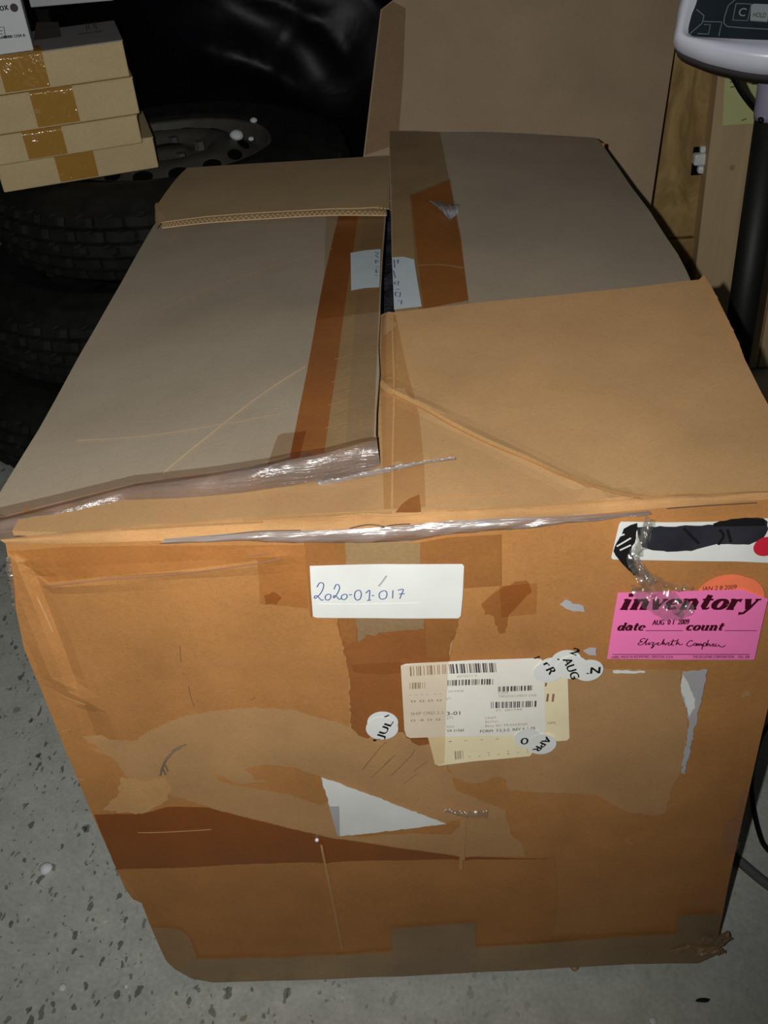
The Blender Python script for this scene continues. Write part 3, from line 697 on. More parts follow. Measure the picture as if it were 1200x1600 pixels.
# month stickers
def sticker(c, r, lay, items, label=None, mat='white'):
    p = aty(*c); s = patch('month_sticker', circ(p.x, p.z, r), S_front(lay), MT[mat], carton, .01, None, 0, label)
    if items: ftext('lettering', items, 'ink', lay+.0004, s, .0004)
    return s
K = .0118
sticker((862,1042), K, .0054, [], 'white dot half hidden by the month stickers')
sticker((856,1048), K*1.02, .0058, [('r', (848,1035), (853,1040), .006), ('R', (852,1044), (858,1052), .0075), ("'", (837,1030), (845,1027), .004)], 'white round sticker left of AUG')
sticker((884,1030), K*1.05, .0062, [('2', (889,1017), (899,1021), .0075), ('.', (870,1027), (872,1028), .009)], 'white round sticker above AUG')
sticker((919,1044), K*1.02, .0066, [('.N', (916,1049), (936,1048), .0076)], 'white round sticker lettered N right of AUG')
sticker((893,1039), K*1.1, .0070, [('AUG', (878,1026), (892,1057), .0074)], 'white round sticker lettered AUG')
sticker((598,1127), K*1.12, .0054, [], 'white round sticker half hidden behind JUL')
sticker((597,1136), K*1.18, .0058, [('JUL', (598,1151), (615,1125), .0066), ('r', (584,1155), (595,1154), .0036), ("'", (604,1121), (611,1118), .004)], 'white round sticker lettered JUL')
sticker((824,1151), K*1.0, .0058, [('O', (813,1160), (824,1160), .0085)], 'white round sticker peeping out behind APR')
sticker((846,1160), K*1.08, .0062, [('APR', (853,1147), (831,1168), .0068)], 'white round sticker lettered APR')

# coral round stickers and the pink inventory label
for (cx, cy, lay, lb) in ((1133, 935, .0042, 'coral round sticker behind the inventory label, left of the pair'), (1145, 938, .0046, 'coral round sticker behind the inventory label, right of the pair')):
    p = aty(cx, cy); s = patch('coral_sticker', circ(p.x, p.z, .0240), S_front(lay), MT['coral'], carton, .012, None, 0, lb)
ftext('lettering', [('JAN 2 8 2009', (1096,922), (1150,919), .0045)], 'inkdk', .0050, s)
INV = [(965,924),(1060,922),(1158,919),(1199,934),(1189,978),(1178,1029),(1060,1029),(948,1028),(956,976)]
iv = fpatch('inventory_label', INV, 'pink', .0054, label='bright pink label headed inventory')
patch('folded_corner', fpoly([(1158,918),(1199,934),(1190,957),(1180,950)]), S_front(.0062), MT['pink'], iv, .01)
O3 = lambda x, y: (940+x/4.615, 880+y/4.615)
def ring(cx, cy, rx, ry, w0, w1, a0=0, a1=360, n=22):
    return [(cx+rx*math.cos(math.radians(lerp(a0, a1, i/n))), cy+ry*math.sin(math.radians(lerp(a0, a1, i/n))), lerp(w1, w0, abs(math.cos(math.radians(lerp(a0, a1, i/n)))))) for i in range(n+1)]
ft = lambda x: [(x-.24, .06, .12), (x+.26, .06, .12)]
G = {'i': (.62, [[(.28, 1, .34), (.28, 0, .34)], [(.0, .93, .13), (.3, .93, .13)], ft(.28), [(.14, 1.36, .26), (.44, 1.36, .26)]]),
 'n': (1.22, [[(.28, 1, .34), (.28, 0, .34)], [(.0, .93, .13), (.3, .93, .13)], ft(.28), [(.3, .7, .1), (.5, .9, .2), (.72, .9, .28), (.86, .7, .34), (.88, 0, .34)], ft(.9)]),
 'v': (1.02, [[(.2, 1, .34), (.52, 0, .34)], [(.5, 0, .12), (.86, 1, .14)], [(.0, .94, .12), (.42, .94, .12)], [(.66, .94, .12), (1, .94, .12)]]),
 'e': (.98, [ring(.48, .5, .34, .42, .32, .14, 8, 318), [(.3, .5, .1), (.8, .56, .1)]]),
 't': (.8, [[(.34, 1.35, .3), (.32, .3, .34), (.42, .1, .24), (.6, .08, .14), (.72, .2, .1)], [(.02, .93, .14), (.7, .93, .14)]]),
 'o': (1.02, [ring(.5, .5, .35, .42, .34, .14)]),
 'r': (.9, [[(.28, 1, .34), (.28, 0, .34)], [(.0, .93, .13), (.3, .93, .13)], ft(.28), [(.3, .65, .1), (.5, .9, .16), (.72, .84, .3)]]),
 'y': (1.05, [[(.2, 1, .34), (.55, .05, .3)], [(.88, 1, .14), (.6, .1, .16), (.4, -.32, .16), (.1, -.34, .24)], [(.0, .94, .12), (.42, .94, .12)], [(.68, .94, .12), (1.05, .94, .12)]]),
 'd': (1.15, [ring(.44, .48, .3, .42, .32, .14), [(.86, 1.45, .32), (.86, 0, .32)], [(.6, 1.4, .12), (.86, 1.4, .12)], [(.86, .06, .12), (1.12, .06, .12)]]),
 'a': (1.1, [ring(.42, .42, .28, .36, .3, .14), [(.16, .88, .24), (.4, .97, .16), (.66, .94, .2), (.8, .75, .32), (.8, .06, .32)], [(.8, .06, .12), (1.06, .06, .12)]]),
 'c': (.92, [ring(.48, .5, .34, .42, .34, .14, 45, 318), [(.64, .8, .26), (.78, .8, .26)]]),
 'u': (1.22, [[(.28, 1, .34), (.28, .35, .34), (.4, .1, .24), (.65, .08, .14), (.86, .3, .1)], [(.0, .93, .13), (.3, .93, .13)], [(.88, 1, .34), (.88, 0, .34)], [(.62, .93, .13), (.9, .93, .13)], [(.88, .06, .12), (1.16, .06, .12)]])}
def slab(word, a, b, xh, layer, shear=.22):
    A, Bq = aty(*a), aty(*b); T = sum(G[c][0] for c in word); L = (Bq-A).length; sx = L/T; d = (Bq-A)/L
    st = []; x = 0
    for c in word:
        for s in G[c][1]:
            # widths are in units of x; convert a stroke with anisotropic scale by outlining it in letter space
            st.append([(x+p[0]+shear*p[1], p[1], p[2]*1.22) for p in s])
        x += G[c][0]
    sf = S_front(layer)
    return strokes_mesh(st, lambda u, v: sf(A.x+d.x*u*sx - d.z*v*xh, A.z+d.z*u*sx + d.x*v*xh), .2)
V = []; Fc = []
for wd_, a, b, xh in (('inventory', O3(122,320), O3(1100,320), .0112), ('date', O3(104,470), O3(300,470), .0058), ('count', O3(598,470), O3(865,470), .0058)):
    v, f = slab(wd_, a, b, xh, .0066); Fc += [tuple(i+len(V) for i in q) for q in f]; V += v
mk('lettering', V, Fc, MT['inkdk'], iv, 'bold slanted black print')
ftext('date_stamp', [('AUG  0 1  2009', O3(360,430), O3(622,424), .0056)], 'inkdk', .0066, iv, .0002)
ink('rule_line', [[O3(312,470), O3(580,470)], [O3(880,470), O3(1113,470)], [O3(75,641), O3(1062,641)]], .0006, 'inkdk', .0066, iv, 0)
ftext('small_print', [('LABEL MADE IN REDMOND, OREGON, U.S.A.', O3(66,670), O3(510,668), .0030), ('THE DE LEONE CORPORATION', O3(648,668), O3(945,668), .0030), ('OLL 206', O3(975,668), O3(1058,668), .0030)], 'inkdk', .0066, iv)
sig = ([(312,532),(300,526),(280,534),(274,546),(290,549),(268,556),(258,568),(275,574),(300,562)],[(300,562),(318,540),(330,526),(318,545),(312,572),(330,562)],[(340,552),(334,572),(352,560)],[(352,556),(372,556),(358,574),(372,576),(362,592),(352,594),(390,560)],
 [(390,565),(408,556),(396,572),(412,574),(430,560)],[(430,560),(446,530),(434,572),(448,558),(454,574),(466,560)],[(466,560),(482,556),(474,574),(492,572),(500,556)],[(512,532),(500,572),(516,574)],[(492,548),(540,542)],[(548,530),(530,574),(546,556),(556,572),(580,568)],
 [(650,548),(640,540),(616,556),(608,574),(630,584),(652,570)],[(666,560),(656,572),(670,578),(676,564),(666,560)],[(682,562),(680,580),(694,562),(696,580),(710,562),(714,580),(724,568)],[(730,560),(716,606),(732,560),(748,564),(742,580),(728,578)],[(764,536),(752,582),(768,564),(776,582),(790,570)],[(790,570),(804,564),(794,582),(812,578)],[(822,564),(812,582),(836,580)],[(836,570),(848,584),(868,588),(886,574)])
ink('signature', [[O3(*p) for p in s] for s in sig], .0008, 'inkdk', .0066, iv, 4)
# blacked-out white label with a red dot
ml = fpatch('blacked_out_label', [(969,811),(1040,812),(1112,811),(1212,805),(1213,840),(1212,876),(1150,877),(1060,876),(958,874),(955,871),(960,840),(966,815)], 'white', .0042, label='white label blacked out with marker and a red dot')
patch('marker_ink', fpoly([(992,819),(1060,817),(1112,815),(1120,810),(1140,806),(1162,804),(1190,805),(1197,810),(1198,822),(1190,843),(1170,850),(1120,849),(1100,854),(1080,860),(1050,861),(1020,859),(1002,850),(996,836)]), S_front(.0048), MT['marker'], ml, .01, None, .0006)
patch('marker_ink', fpoly([(973,821),(984,815),(994,812),(992,835),(986,858),(992,880),(998,897),(990,898),(972,880),(957,856),(966,836)]), S_front(.0050), MT['ink'], ml, .01, None, .0008)
patch('marker_ink', fpoly([(1112,813),(1122,809),(1160,804),(1192,806),(1194,816),(1150,817),(1113,818)]), S_front(.0051), MT['ink'], ml, .01, None, .0004)
ink('marker_streak', [[(1066,820),(1082,836),(1090,844)],[(1122,822),(1128,832),(1120,846)],[(1134,822),(1140,842)]], .0022, 'ink', .0052, ml)
ink('white_streak', [[(962,848),(974,841),(984,835)],[(968,858),(984,846)],[(966,832),(974,829)]], .0014, 'white', .0054, ml)
p = aty(1196, 852); patch('red_dot', circ(p.x, p.z, .0092, 30), S_front(.0055), MT['red'], ml, .008)
# crumpled strand of clear tape hanging from the edge
def crumpled(path, wid, seed, n=8, amp=.006):
    r = random.Random(seed); P = smoothline([(a, b, 0) for a, b in path], 6); A = []; Bq = []
    for i, q in enumerate(P):
        a = P[max(i-1, 0)]; b = P[min(i+1, len(P)-1)]; d = (b-a).normalized(); w = lerp(wid[0], wid[1], i/(len(P)-1))
        for L, s in ((A, -1), (Bq, 1)):
            e = aty(q.x - d.y*w*s + r.uniform(-1, 1), q.y + d.x*w*s + r.uniform(-1, 1)); L.append(S_front(.0075+r.uniform(0, amp))(e.x, e.z))
    return A, Bq
tp = None
for path, wid, sd in (([(1012,797),(1006,815),(999,835),(990,852),(986,866),(993,880),(1006,893)], (9, 9), 3), ([(1010,800),(1000,832),(990,860),(1000,880),(1016,900)], (5, 7), 5), ([(996,886),(1010,905),(1034,922),(1058,938),(1072,950)], (9, 15), 8), ([(992,900),(1004,925),(1030,944),(1062,952)], (12, 12), 11), ([(1016,890),(1036,905),(1058,910),(1078,908)], (5, 3), 14)):
    A, Bq = crumpled(path, wid, sd)
    ribbon('loose_tape', A, Bq, Vector((0, -.004, .001)), MT['crumple'], carton, 6, 'crumpled strand of clear tape hanging over the inventory label' if sd == 3 else None, jitter=1.3, freq=.14)
# crushed bottom right corner
rr = random.Random(5)
def scrap(c, size, seed, mat, name, parent, rot):
    r = random.Random(seed); bmx = bmesh.new(); bmesh.ops.create_grid(bmx, x_segments=6, y_segments=4, size=.5)
    for v in bmx.verts:
        q = noise.noise((v.co.x*3+seed, v.co.y*3, 1)); v.co = Vector((v.co.x*size[0]*(1+.3*q), v.co.y*size[1]*(1-.3*q), size[2]*noise.noise((v.co.x*4, v.co.y*4+seed, 2))))
    ex = bmesh.ops.extrude_face_region(bmx, geom=list(bmx.faces))
    for g in ex['geom']:
        if isinstance(g, bmesh.types.BMVert): g.co.z += .0022
    bmesh.ops.recalc_face_normals(bmx, faces=list(bmx.faces))
    bmx.transform(Matrix.Translation(c) @ rot.to_4x4()); return obj(name, bmx, MT[mat], parent)
from mathutils import Euler
for (px, py, Y, sz, sd, mt, e) in ((1112,1468,-.006,(.028,.011,.004),1,'greytape',(1.4,.45,.3)), (1128,1466,.004,(.018,.012,.005),2,'greytape',(1.2,-.5,.3)), (1104,1484,-.005,(.026,.010,.004),3,'tantape',(1.2,.1,.1)), (1066,1482,-.006,(.022,.006,.002),4,'greytape',(1.5,-.4,0)), (1120,1484,.004,(.018,.011,.005),6,'greytape',(1.7,.8,.2))):
    p = aty(px, py, Y); p.z = max(p.z, .012); scrap(p, sz, sd, mt, 'torn_corner', carton, Euler(e).to_matrix())

# black plastic bag inside the carton, seen through the slit
bmx = bmesh.new(); bmesh.ops.create_grid(bmx, x_segments=60, y_segments=90, size=.5)
for v in bmx.verts:
    x, y = .30+v.co.x*.5, .44+v.co.y*.8; e = max(abs(v.co.x), abs(v.co.y))*2
    v.co = Vector((x, y, .604 + .014*noise.noise((x*30, y*30, 0)) + .010*abs(noise.noise((x*70, y*45, 5))) - .25*max(0, e-.85)))
ex = bmesh.ops.extrude_face_region(bmx, geom=list(bmx.faces))
for g in ex['geom']:
    if isinstance(g, bmesh.types.BMVert): g.co.z = .014
bmesh.ops.recalc_face_normals(bmx, faces=list(bmx.faces))
tag(obj('plastic_bag', bmx, MT['plastic_in'], None, None, True), 'black plastic bag inside the big box, glimpsed through the slit between its flaps', 'bag')

# ================================================================== TYRE STACK
TC1 = Vector((-.30, 1.33, 0)); TC2 = Vector((-.24, 1.375, 0)); TC3 = Vector((-.165, 1.435, 0)); TR = .365; TW = .205; LAP = .0145
def tyre(TC, z0, parent, wheel):
    prof = []   # (r, z) from the inner bead bottom round the outside to the inner bead top
    prof += [(.205, .040), (.22, .026), (.27, LAP), (.315, .026), (.345, .042)]
    n = 46
    for i in range(n+1):
        s = i/n; z = lerp(.046, TW-.046, s); g = 0
        for c, w in ((.16, .02), (.38, .024), (.62, .024), (.84, .02)):
            if abs(s-c) < w: g = .011
        prof.append((TR-.006*(2*s-1)**2*2-g, z))
    prof += [(.345, TW-.042), (.315, TW-.026), (.27, TW-LAP), (.22, TW-.026), (.205, TW-.040)]
    m = 240; vs = []; fs = []
    for a in range(m):
        th = 2*math.pi*a/m
        for k, (r, z) in enumerate(prof):
            rr = r
            if 5 <= k < len(prof)-5:
                s = (k-5)/n; row = int(s*5); ph = (a + row*2 + (2 if .4 < s < .6 else 0)*abs(s-.5)*10) % 6
                if ph < 1.0: rr -= .006
            vs.append((TC.x+rr*math.cos(th), TC.y+rr*math.sin(th), z0+z))
    P = len(prof)
    for a in range(m):
        b = (a+1) % m
        for k in range(P-1): fs.append((a*P+k, b*P+k, b*P+k+1, a*P+k+1))
    mk('tyre', vs, fs, MT['rubber'], parent)
    if not wheel: return
    # pressed steel wheel: dished disc with holes round it
    prof = [(.212, TW-.04), (.207, TW-.030), (.200, TW-.036), (.196, TW-.060), (.186, TW-.066), (.172, TW-.055), (.140, TW-.034), (.108, TW-.026), (.088, TW-.036), (.080, TW-.046), (.045, TW-.046), (.036, TW-.034), (.0, TW-.034)]
    m = 64; vs = []; fs = []
    for a in range(m):
        th = 2*math.pi*a/m
        for r, z in prof: vs.append((TC.x+r*math.cos(th), TC.y+r*math.sin(th), z0+z))
    P = len(prof)
    for a in range(m):
        b = (a+1) % m
        for k in range(P-1): fs.append((a*P+k, b*P+k, b*P+k+1, a*P+k+1))
    wo = mk('steel_wheel', vs, fs, MT['steel'], parent, 'dark steel wheel with oval holes', True)
    for k in range(14):
        th = 2*math.pi*k/14+.1; c = Vector((TC.x+.152*math.cos(th), TC.y+.152*math.sin(th), z0+TW-.042))
        nrm = Vector((math.cos(th)*.65, math.sin(th)*.65, 1)).normalized(); tg = Vector((-math.sin(th), math.cos(th), 0)); ot = tg.cross(nrm)
        v = [c+nrm*.002+tg*.020*math.cos(a*math.pi/8)+ot*.013*math.sin(a*math.pi/8) for a in range(16)]
        v += [q-nrm*.006 for q in v]
        mk('wheel_hole', v, [tuple(range(16))]+[(i, (i+1) % 16, 16+(i+1) % 16, 16+i) for i in range(16)], MT['hole'], wo)
    for k in range(5):
        th = 2*math.pi*k/5+.3; c = Vector((TC.x+.066*math.cos(th), TC.y+.066*math.sin(th), z0+TW-.038))
        bmx = bmesh.new(); bmesh.ops.create_cone(bmx, segments=6, radius1=.011, radius2=.010, depth=.016, cap_ends=True); bmx.transform(Matrix.Translation(c)); obj('wheel_nut', bmx, MT['steel'], wo)
for k, (c, lb) in enumerate(((TC1, 'black car tyre lying on the floor at the bottom of the tyre stack'), (TC2, 'black tyre in the middle of the stack left of the big box'), (TC3, 'topmost black tyre with a dark steel wheel, under the small cartons'))):
    tt_ = thing('tyre', (c.x, c.y, k*(TW-2*LAP)), lb, 'tyre', 'stacked tyres'); tyre(c, k*(TW-2*LAP), tt_, k == 2)
ZT = 2*(TW-2*LAP) + TW - LAP
# small bright coin-like bits lying in the wheel
for (px, py, r, lb) in ((370, 211, .0145, 'largest pale round scrap lying on the steel wheel'), (396, 188, .008, 'pale scrap on the wheel behind the largest one'), (392, 217, .006, 'small pale scrap right of the largest on the wheel')):
    p = atz(px, py, ZT-.012); bmx = bmesh.new(); bmesh.ops.create_uvsphere(bmx, u_segments=14, v_segments=8, radius=r)
    for v in bmx.verts: v.co.z *= .7; v.co += v.co*.15*noise.noise(v.co*90)
    bmx.transform(Matrix.Translation((p.x, p.y, p.z)))
    tag(obj('pale_scrap', bmx, MT['boxwhite'], None, None, True), lb, 'scrap')

# ================================================================== SMALL CARTONS ON THE TYRE
CYAW = math.radians(17); EX = Vector((math.cos(CYAW), math.sin(CYAW), 0)); EY = Vector((-math.sin(CYAW), math.cos(CYAW), 0))
q0 = atz(124, 283, ZT); q1 = q0 - EY*.035
def fr(px, py, o=q1): return atplane(px, py, o, EY)
def small_carton(o, zr_, tape, z0, z1, label, top='boxtan', wl=.275, depth=.20, seed=0):
    """o = point on the front plane, zr_ = right end (px) of the front"""
    e = fr(*zr_, o); e.z = 0; c = e - EX*(wl/2) + EY*(depth/2)
    rt = thing('carton', (c.x, c.y, z0), label, 'box', 'flat cartons stacked on the tyre'); R_ = rotz(CYAW)
    obj('body', box((c.x, c.y, (z0+z1)/2), (wl, depth, z1-z0-.0015), R_, .0025), MT['boxtan'], rt)
    obj('lid', box((c.x, c.y, z1-.0012), (wl+.002, depth+.002, .0022), R_, .001), MT[top], rt)
    my = (zr_[1]-26) + 16
    x0, x1 = (fr(tape[0], my, o)-e).dot(EX), (fr(tape[1], my, o)-e).dot(EX)
    vs = []; fs = []; nn = 14
    pth = [(-.0022, z0+.004), (-.0026, lerp(z0, z1, .3)), (-.003, lerp(z0, z1, .65)), (-.003, z1-.006), (-.003, z1-.0005), (.004, z1+.0008), (.05, z1+.001)]
    for i in range(nn+1):
        for k, (yy, zz_) in enumerate(pth):
            p = e + EX*lerp(x0, x1, i/nn) + EY*(yy-.0022*max(0, noise.noise((i*.9+seed, k*.9, 3))))
            vs.append((p.x, p.y, zz_))
    m = len(pth)
    for i in range(nn):
        for k in range(m-1): fs.append((i*m+k, i*m+k+1, i*m+k+1+m, i*m+k+m))
    mk('packing_tape', vs, fs, MT['ocher'], rt, 'ochre packing tape', True)
    return rt, e
zz = [ZT, fr(236, 214, q0).z, fr(214, 179).z, fr(206, 120).z, fr(190, 62).z]
print('carton z', zz)
small_carton(q0, (246, 250), (83, 146), zz[0], zz[1], 'bottom carton of the tan stack on the tyre', seed=1)
small_carton(q1, (221, 215), (33, 97), zz[1], zz[2], 'second carton from the bottom of the tan stack on the tyre', seed=2)
small_carton(q1, (216, 165), (48, 117), zz[2], zz[3], 'third carton from the bottom of the tan stack, its tape glinting at the top', seed=3)
c4, e4 = small_carton(q1, (198, 95), (-8, 66), zz[3], zz[4], 'topmost tan carton of the stack, with a grey lid', 'boxgrey', seed=4)
ZL = zz[4]+.0004
def lidpt(px, py): return atz(px, py, ZL+.0006)
mk('lid_print', [lidpt(*q) for q in ((57,35),(91,34),(96,57),(52,63))], [(0, 1, 2, 3)], MT['dimprint'], c4)
a, b = lidpt(122,54), lidpt(160,49)
v, f = print_text([('ooooo  ooo', (a.x, a.y), (b.x, b.y), .010, 0)], lambda x, y: Vector((x, y, ZL+.0008)), .0004)
mk('lettering', v, f, MT['scuff'], c4)
st = [[lidpt(*q) for q in L] for L in ([(134,36),(148,34),(151,46),(136,48),(134,36)], [(138,38),(146,37),(147,44),(139,45),(138,38)])]
v, f = strokes_mesh([[(p.x, p.y) for p in L] for L in st], lambda x, y: Vector((x, y, ZL+.0008)), .0016); mk('symbol', v, f, MT['dimprint'], c4)
# white cartons on top
wz0 = zz[4]+.0012; qw = q1 + EY*.006
R_ = rotz(CYAW)
e = fr(50, 67, qw); wz1 = fr(34, -10, qw).z; e.z = 0
# its front stands so that its lower edge rests on the lid
c = e - EX*.10 + EY*.045
w1 = thing('white_carton', (c.x, c.y, wz0), 'white carton with black print on top of the stack, at the left edge', 'box')
obj('body', box((c.x, c.y, (wz0+wz1)/2), (.20, .09, wz1-wz0), R_, .002), MT['boxwhite'], w1)
def wpt(px, py): r_ = fr(px, py, qw)-e; return (r_.dot(EX), r_.z)
fw = lambda x, z: e + EX*x - EY*.0008 + Vector((0, 0, z))
v, f = print_text([('rox', wpt(-4,18), wpt(14,15), .011, 0), ('xx00000 1234 A', wpt(-2,61), wpt(40,57), .0045, 0)], fw, .0003); mk('lettering', v, f, MT['ink'], w1)
mk('logo', [fw(*k) for k in circ(*wpt(22,12), .0062, 20)], [tuple(range(20))[::-1]], MT['inkmid'], w1)
st = [[wpt(-2,43), wpt(6,42), wpt(9,60)], [wpt(-2,48), wpt(4,48)], [wpt(-2,53), wpt(4,53)]]
v, f = strokes_mesh(st, fw, .0012); mk('label_frame', v, f, MT['inkmid'], w1)
p = atz(177, 1, wz0); p0 = atz(48, 12, wz0); d = p-p0; ang = math.atan2(d.y, d.x)
c = (p+p0)/2 + Vector((-math.sin(ang), math.cos(ang), 0))*.05
w2 = thing('white_carton', (c.x, c.y, wz0), 'white carton at the back of the grey lid, at the top edge of the photo', 'box')
obj('body', box((c.x, c.y, wz0+.030), (d.length, .10, .06), rotz(ang), .002), MT['boxwhite'], w2)
obj('lid_seam', box((c.x, c.y, wz0+.05), (d.length+.001, .101, .0015), rotz(ang)), MT['greypaper'], w2)

# ================================================================== BLACK BIN BAG BEHIND THE TYRES
bmx = bmesh.new(); bmesh.ops.create_icosphere(bmx, subdivisions=6, radius=1)
BC = Vector((-.02, 2.45, .52))
for v in bmx.verts:
    n_ = v.co.normalized(); x, y, z = n_
    s = 1+.10*noise.noise(n_*1.7)
    d1 = (x*2.2+z*2.6, y*2.0, z*1.2-x*1.4); d2 = (x*3.6-z*3.5, y*3, z*3.2+x*2.6+7)
    s += .055*(.35-abs(noise.noise(d1))**.8) + .022*(.35-abs(noise.noise(d2))**.8)
    v.co = Vector((BC.x+x*.62*s, BC.y+y*.40*s, max(.002, BC.z+z*.58*s)))
bag = thing('bin_bag', (BC.x, BC.y, 0), 'big crinkled black plastic bin bag behind the tyres', 'bag')
obj('bag_body', bmx, MT['plastic'], bag, None, True)
vs, fs = tube(smoothline([(BC.x, BC.y, 1.05), (BC.x+.02, BC.y, 1.10), (BC.x+.05, BC.y-.02, 1.16)], 6), [.05, .035, .028, .026, .03, .04, .05, .055, .06, .062, .06, .05, .04], 14)
mk('bag_neck', vs, fs, MT['plastic'], bag, None, True)

# ================================================================== LEANING CARDBOARD SHEET
lean = math.radians(22); SP = Vector((.6, .95, 0)); SN = Vector((0, -math.cos(lean), math.sin(lean)))
su = Vector((1, 0, 0)); sv = Vector((0, math.sin(lean), math.cos(lean)))
def shp(px, py): r_ = atplane(px, py, SP, SN)-SP; return (r_.dot(su), r_.dot(sv))
left = [shp(595,16), shp(568,243)]; right = [shp(1068,-20), shp(1016,325)]
def ext(a, b, v):
    t = (v-a[1])/(b[1]-a[1]); return (lerp(a[0], b[0], t), v)
corner = shp(615,0)
top = corner[1]+.05
outl = [ext(*left, .004), left[0], corner, (corner[0]+.03, top), ext(*right, top), ext(*right, .004)]
sheet = thing('cardboard_sheet', (.6, .95, 0), 'large plain brown cardboard sheet leaning behind the big box', 'cardboard')
def ssurf(x, y): return SP + su*x + sv*y + SN*(.003 + .004*noise.noise((x*4, y*4, 8)) - .004*math.exp(-((x-FX(y))/.006)**2))
fx0, fx1 = shp(853,0), shp(853,208)
FX = lambda y: lerp(fx0[0], fx1[0], (y-fx0[1])/(fx1[1]-fx0[1]))
patch('panel', outl, ssurf, MT['sheet'], sheet, .02, -SN*.005)
lp = [shp(597,16), shp(570,243), shp(622,225), shp(630,120), shp(634,14), shp(614,3)]
patch('folded_strip', lp, lambda x, y: ssurf(x, y)+SN*.0012, MT['sheetdk'], sheet, .02)
print('sheet', outl, [tuple(SP+su*a+sv*b) for a, b in outl])

# ================================================================== WOODEN CRATE
CY = 1.36; PY = 1.32
crate = thing('wooden_crate', (aty(1110, 300, CY).x+.2, CY+.2, 0), 'wooden crate with a plywood side and pine boards behind the scale', 'crate')
def slab_y(name, x0, x1, z0, z1, y0, y1, mat, bev=.002, label=None):
    return obj(name, box(((x0+x1)/2, (y0+y1)/2, (z0+z1)/2), (abs(x1-x0), abs(y1-y0), abs(z1-z0)), None, bev), MT[mat], crate, label)
xp0 = aty(1108, 250, CY).x; zsm = aty(1062, 372, CY).z
xpl = aty(1122, 116, PY).x; ztop = .74
xl_ = xpl-.30
slab_y('plywood_panel', xl_, xpl+.005, zsm+.002, ztop, CY, CY+.012, 'ply', label='blotchy plywood side panel')
slab_y('bottom_board', xl_, xpl+.005, .004, zsm-.002, CY-.004, CY+.014, 'ply')
slab_y('pine_board', xpl, xpl+.155, .004, ztop+.01, PY, CY+.02, 'pine', label='pale pine board with a knot')
slab_y('pine_board', xpl+.158, xpl+.31, .004, ztop+.01, PY, CY+.02, 'pine')
slab_y('pine_board', xpl+.313, xpl+.46, .004, ztop+.01, PY, CY+.02, 'pine')
slab_y('edge_batten', xl_, xl_+.03, .004, ztop, CY-.012, CY, 'pine')
slab_y('rear_board', xl_, xpl+.46, .004, ztop, CY+.40, CY+.415, 'ply')
slab_y('side_board', xl_, xl_+.015, .004, ztop, CY+.015, CY+.40, 'ply')
slab_y('side_board', xpl+.445, xpl+.46, .004, ztop, CY+.021, CY+.40, 'ply')
k_ = aty(1144, 262, PY-.0006)
mk('knot', [Vector((a, PY-.0008, b)) for a, b in circ(k_.x, k_.z, .0055, 14)], [tuple(range(14))[::-1]], MT['ply'], crate)
n4 = [aty(*q, PY-.0012) for q in ((1133,112),(1196,116),(1190,192),(1129,196))]
nt = thing('paper_note', n4[3], 'yellow-green paper note stuck on the crate under the scale display', 'note')
mk('sheet', n4, [(0, 1, 2, 3)], MT['note'], nt)
fn4 = lambda x, z: Vector((x, PY-.0018, z))
def cpt(px, py): r_ = aty(px, py, PY); return (r_.x, r_.z)
v, f = strokes_mesh([[cpt(1140,128), cpt(1150,126)], [cpt(1141,136), cpt(1152,134)], [cpt(1172,124), cpt(1184,123)], [cpt(1174,131), cpt(1184,130)], [cpt(1158,188), cpt(1166,185)]], fn4, .0018); mk('faded_writing', v, f, MT['scuff'], nt)
# latch on the crate, its flash glint put into the base colour
lt = thing('latch', aty(1096, 250, CY), 'shiny metal latch on the plywood of the crate', 'latch')
def lbox(name, x0, y0, x1, y1, d, mat, bev=.003):
    a, b = aty(x0, y0, CY-d/2), aty(x1, y1, CY-d/2)
    obj(name, box(((a.x+b.x)/2, CY-d/2, (a.z+b.z)/2), (abs(b.x-a.x), d, abs(b.z-a.z)), None, bev), MT[mat], lt)
lbox('back_plate', 1084, 230, 1107, 272, .004, 'hole', .001)
lbox('hook', 1094, 228, 1106, 237, .014, 'glintmetal'); lbox('bar', 1084, 240, 1107, 256, .020, 'glintmetal', .004); lbox('keeper', 1090, 259, 1105, 270, .016, 'glintmetal', .005)

# ================================================================== PLATFORM SCALE
scale = thing('platform_scale', (.81, .80, 0), 'platform scale with a grey display head on a black pole, right of the big box', 'scale')
p0 = atd(1163, 470, 1.48); PXY = Vector((p0.x, p0.y, 0))
d_ = ray(1207, 180); tt = ((PXY.y-CAM.y)/d_.y); zsl = (CAM+d_*tt).z
print('pole', PXY, zsl)
vs, fs = tube([(PXY.x, PXY.y, .06), (PXY.x, PXY.y, zsl)], .0215, 28); mk('pole', vs, fs, MT['blackpaint'], scale, 'black painted pole', True)
vs, fs = tube([(PXY.x, PXY.y, zsl-.004), (PXY.x, PXY.y, zsl+.003), (PXY.x, PXY.y, zsl+.09)], [.0225, .0235, .0235], 28); mk('pole_sleeve', vs, fs, MT['lilac'], scale, 'lilac-grey plastic sleeve', True)
obj('pole_foot', box((PXY.x, PXY.y, .055), (.10, .08, .03), None, .006), MT['blackpaint'], scale)
obj('platform', box((PXY.x+.26, PXY.y, .055), (.42, .36, .035), None, .008), MT['steel'], scale)
obj('base_frame', box((PXY.x+.20, PXY.y, .028), (.52, .05, .026), None, .004), MT['blackpaint'], scale)
for sx, sy in ((.09, -.15), (.09, .15), (.43, -.15), (.43, .15)):
    bmx = bmesh.new(); bmesh.ops.create_cone(bmx, segments=16, radius1=.018, radius2=.014, depth=.038, cap_ends=True); bmx.transform(Matrix.Translation((PXY.x+sx, PXY.y+sy, .019))); obj('foot', bmx, MT['blackpaint'], scale)
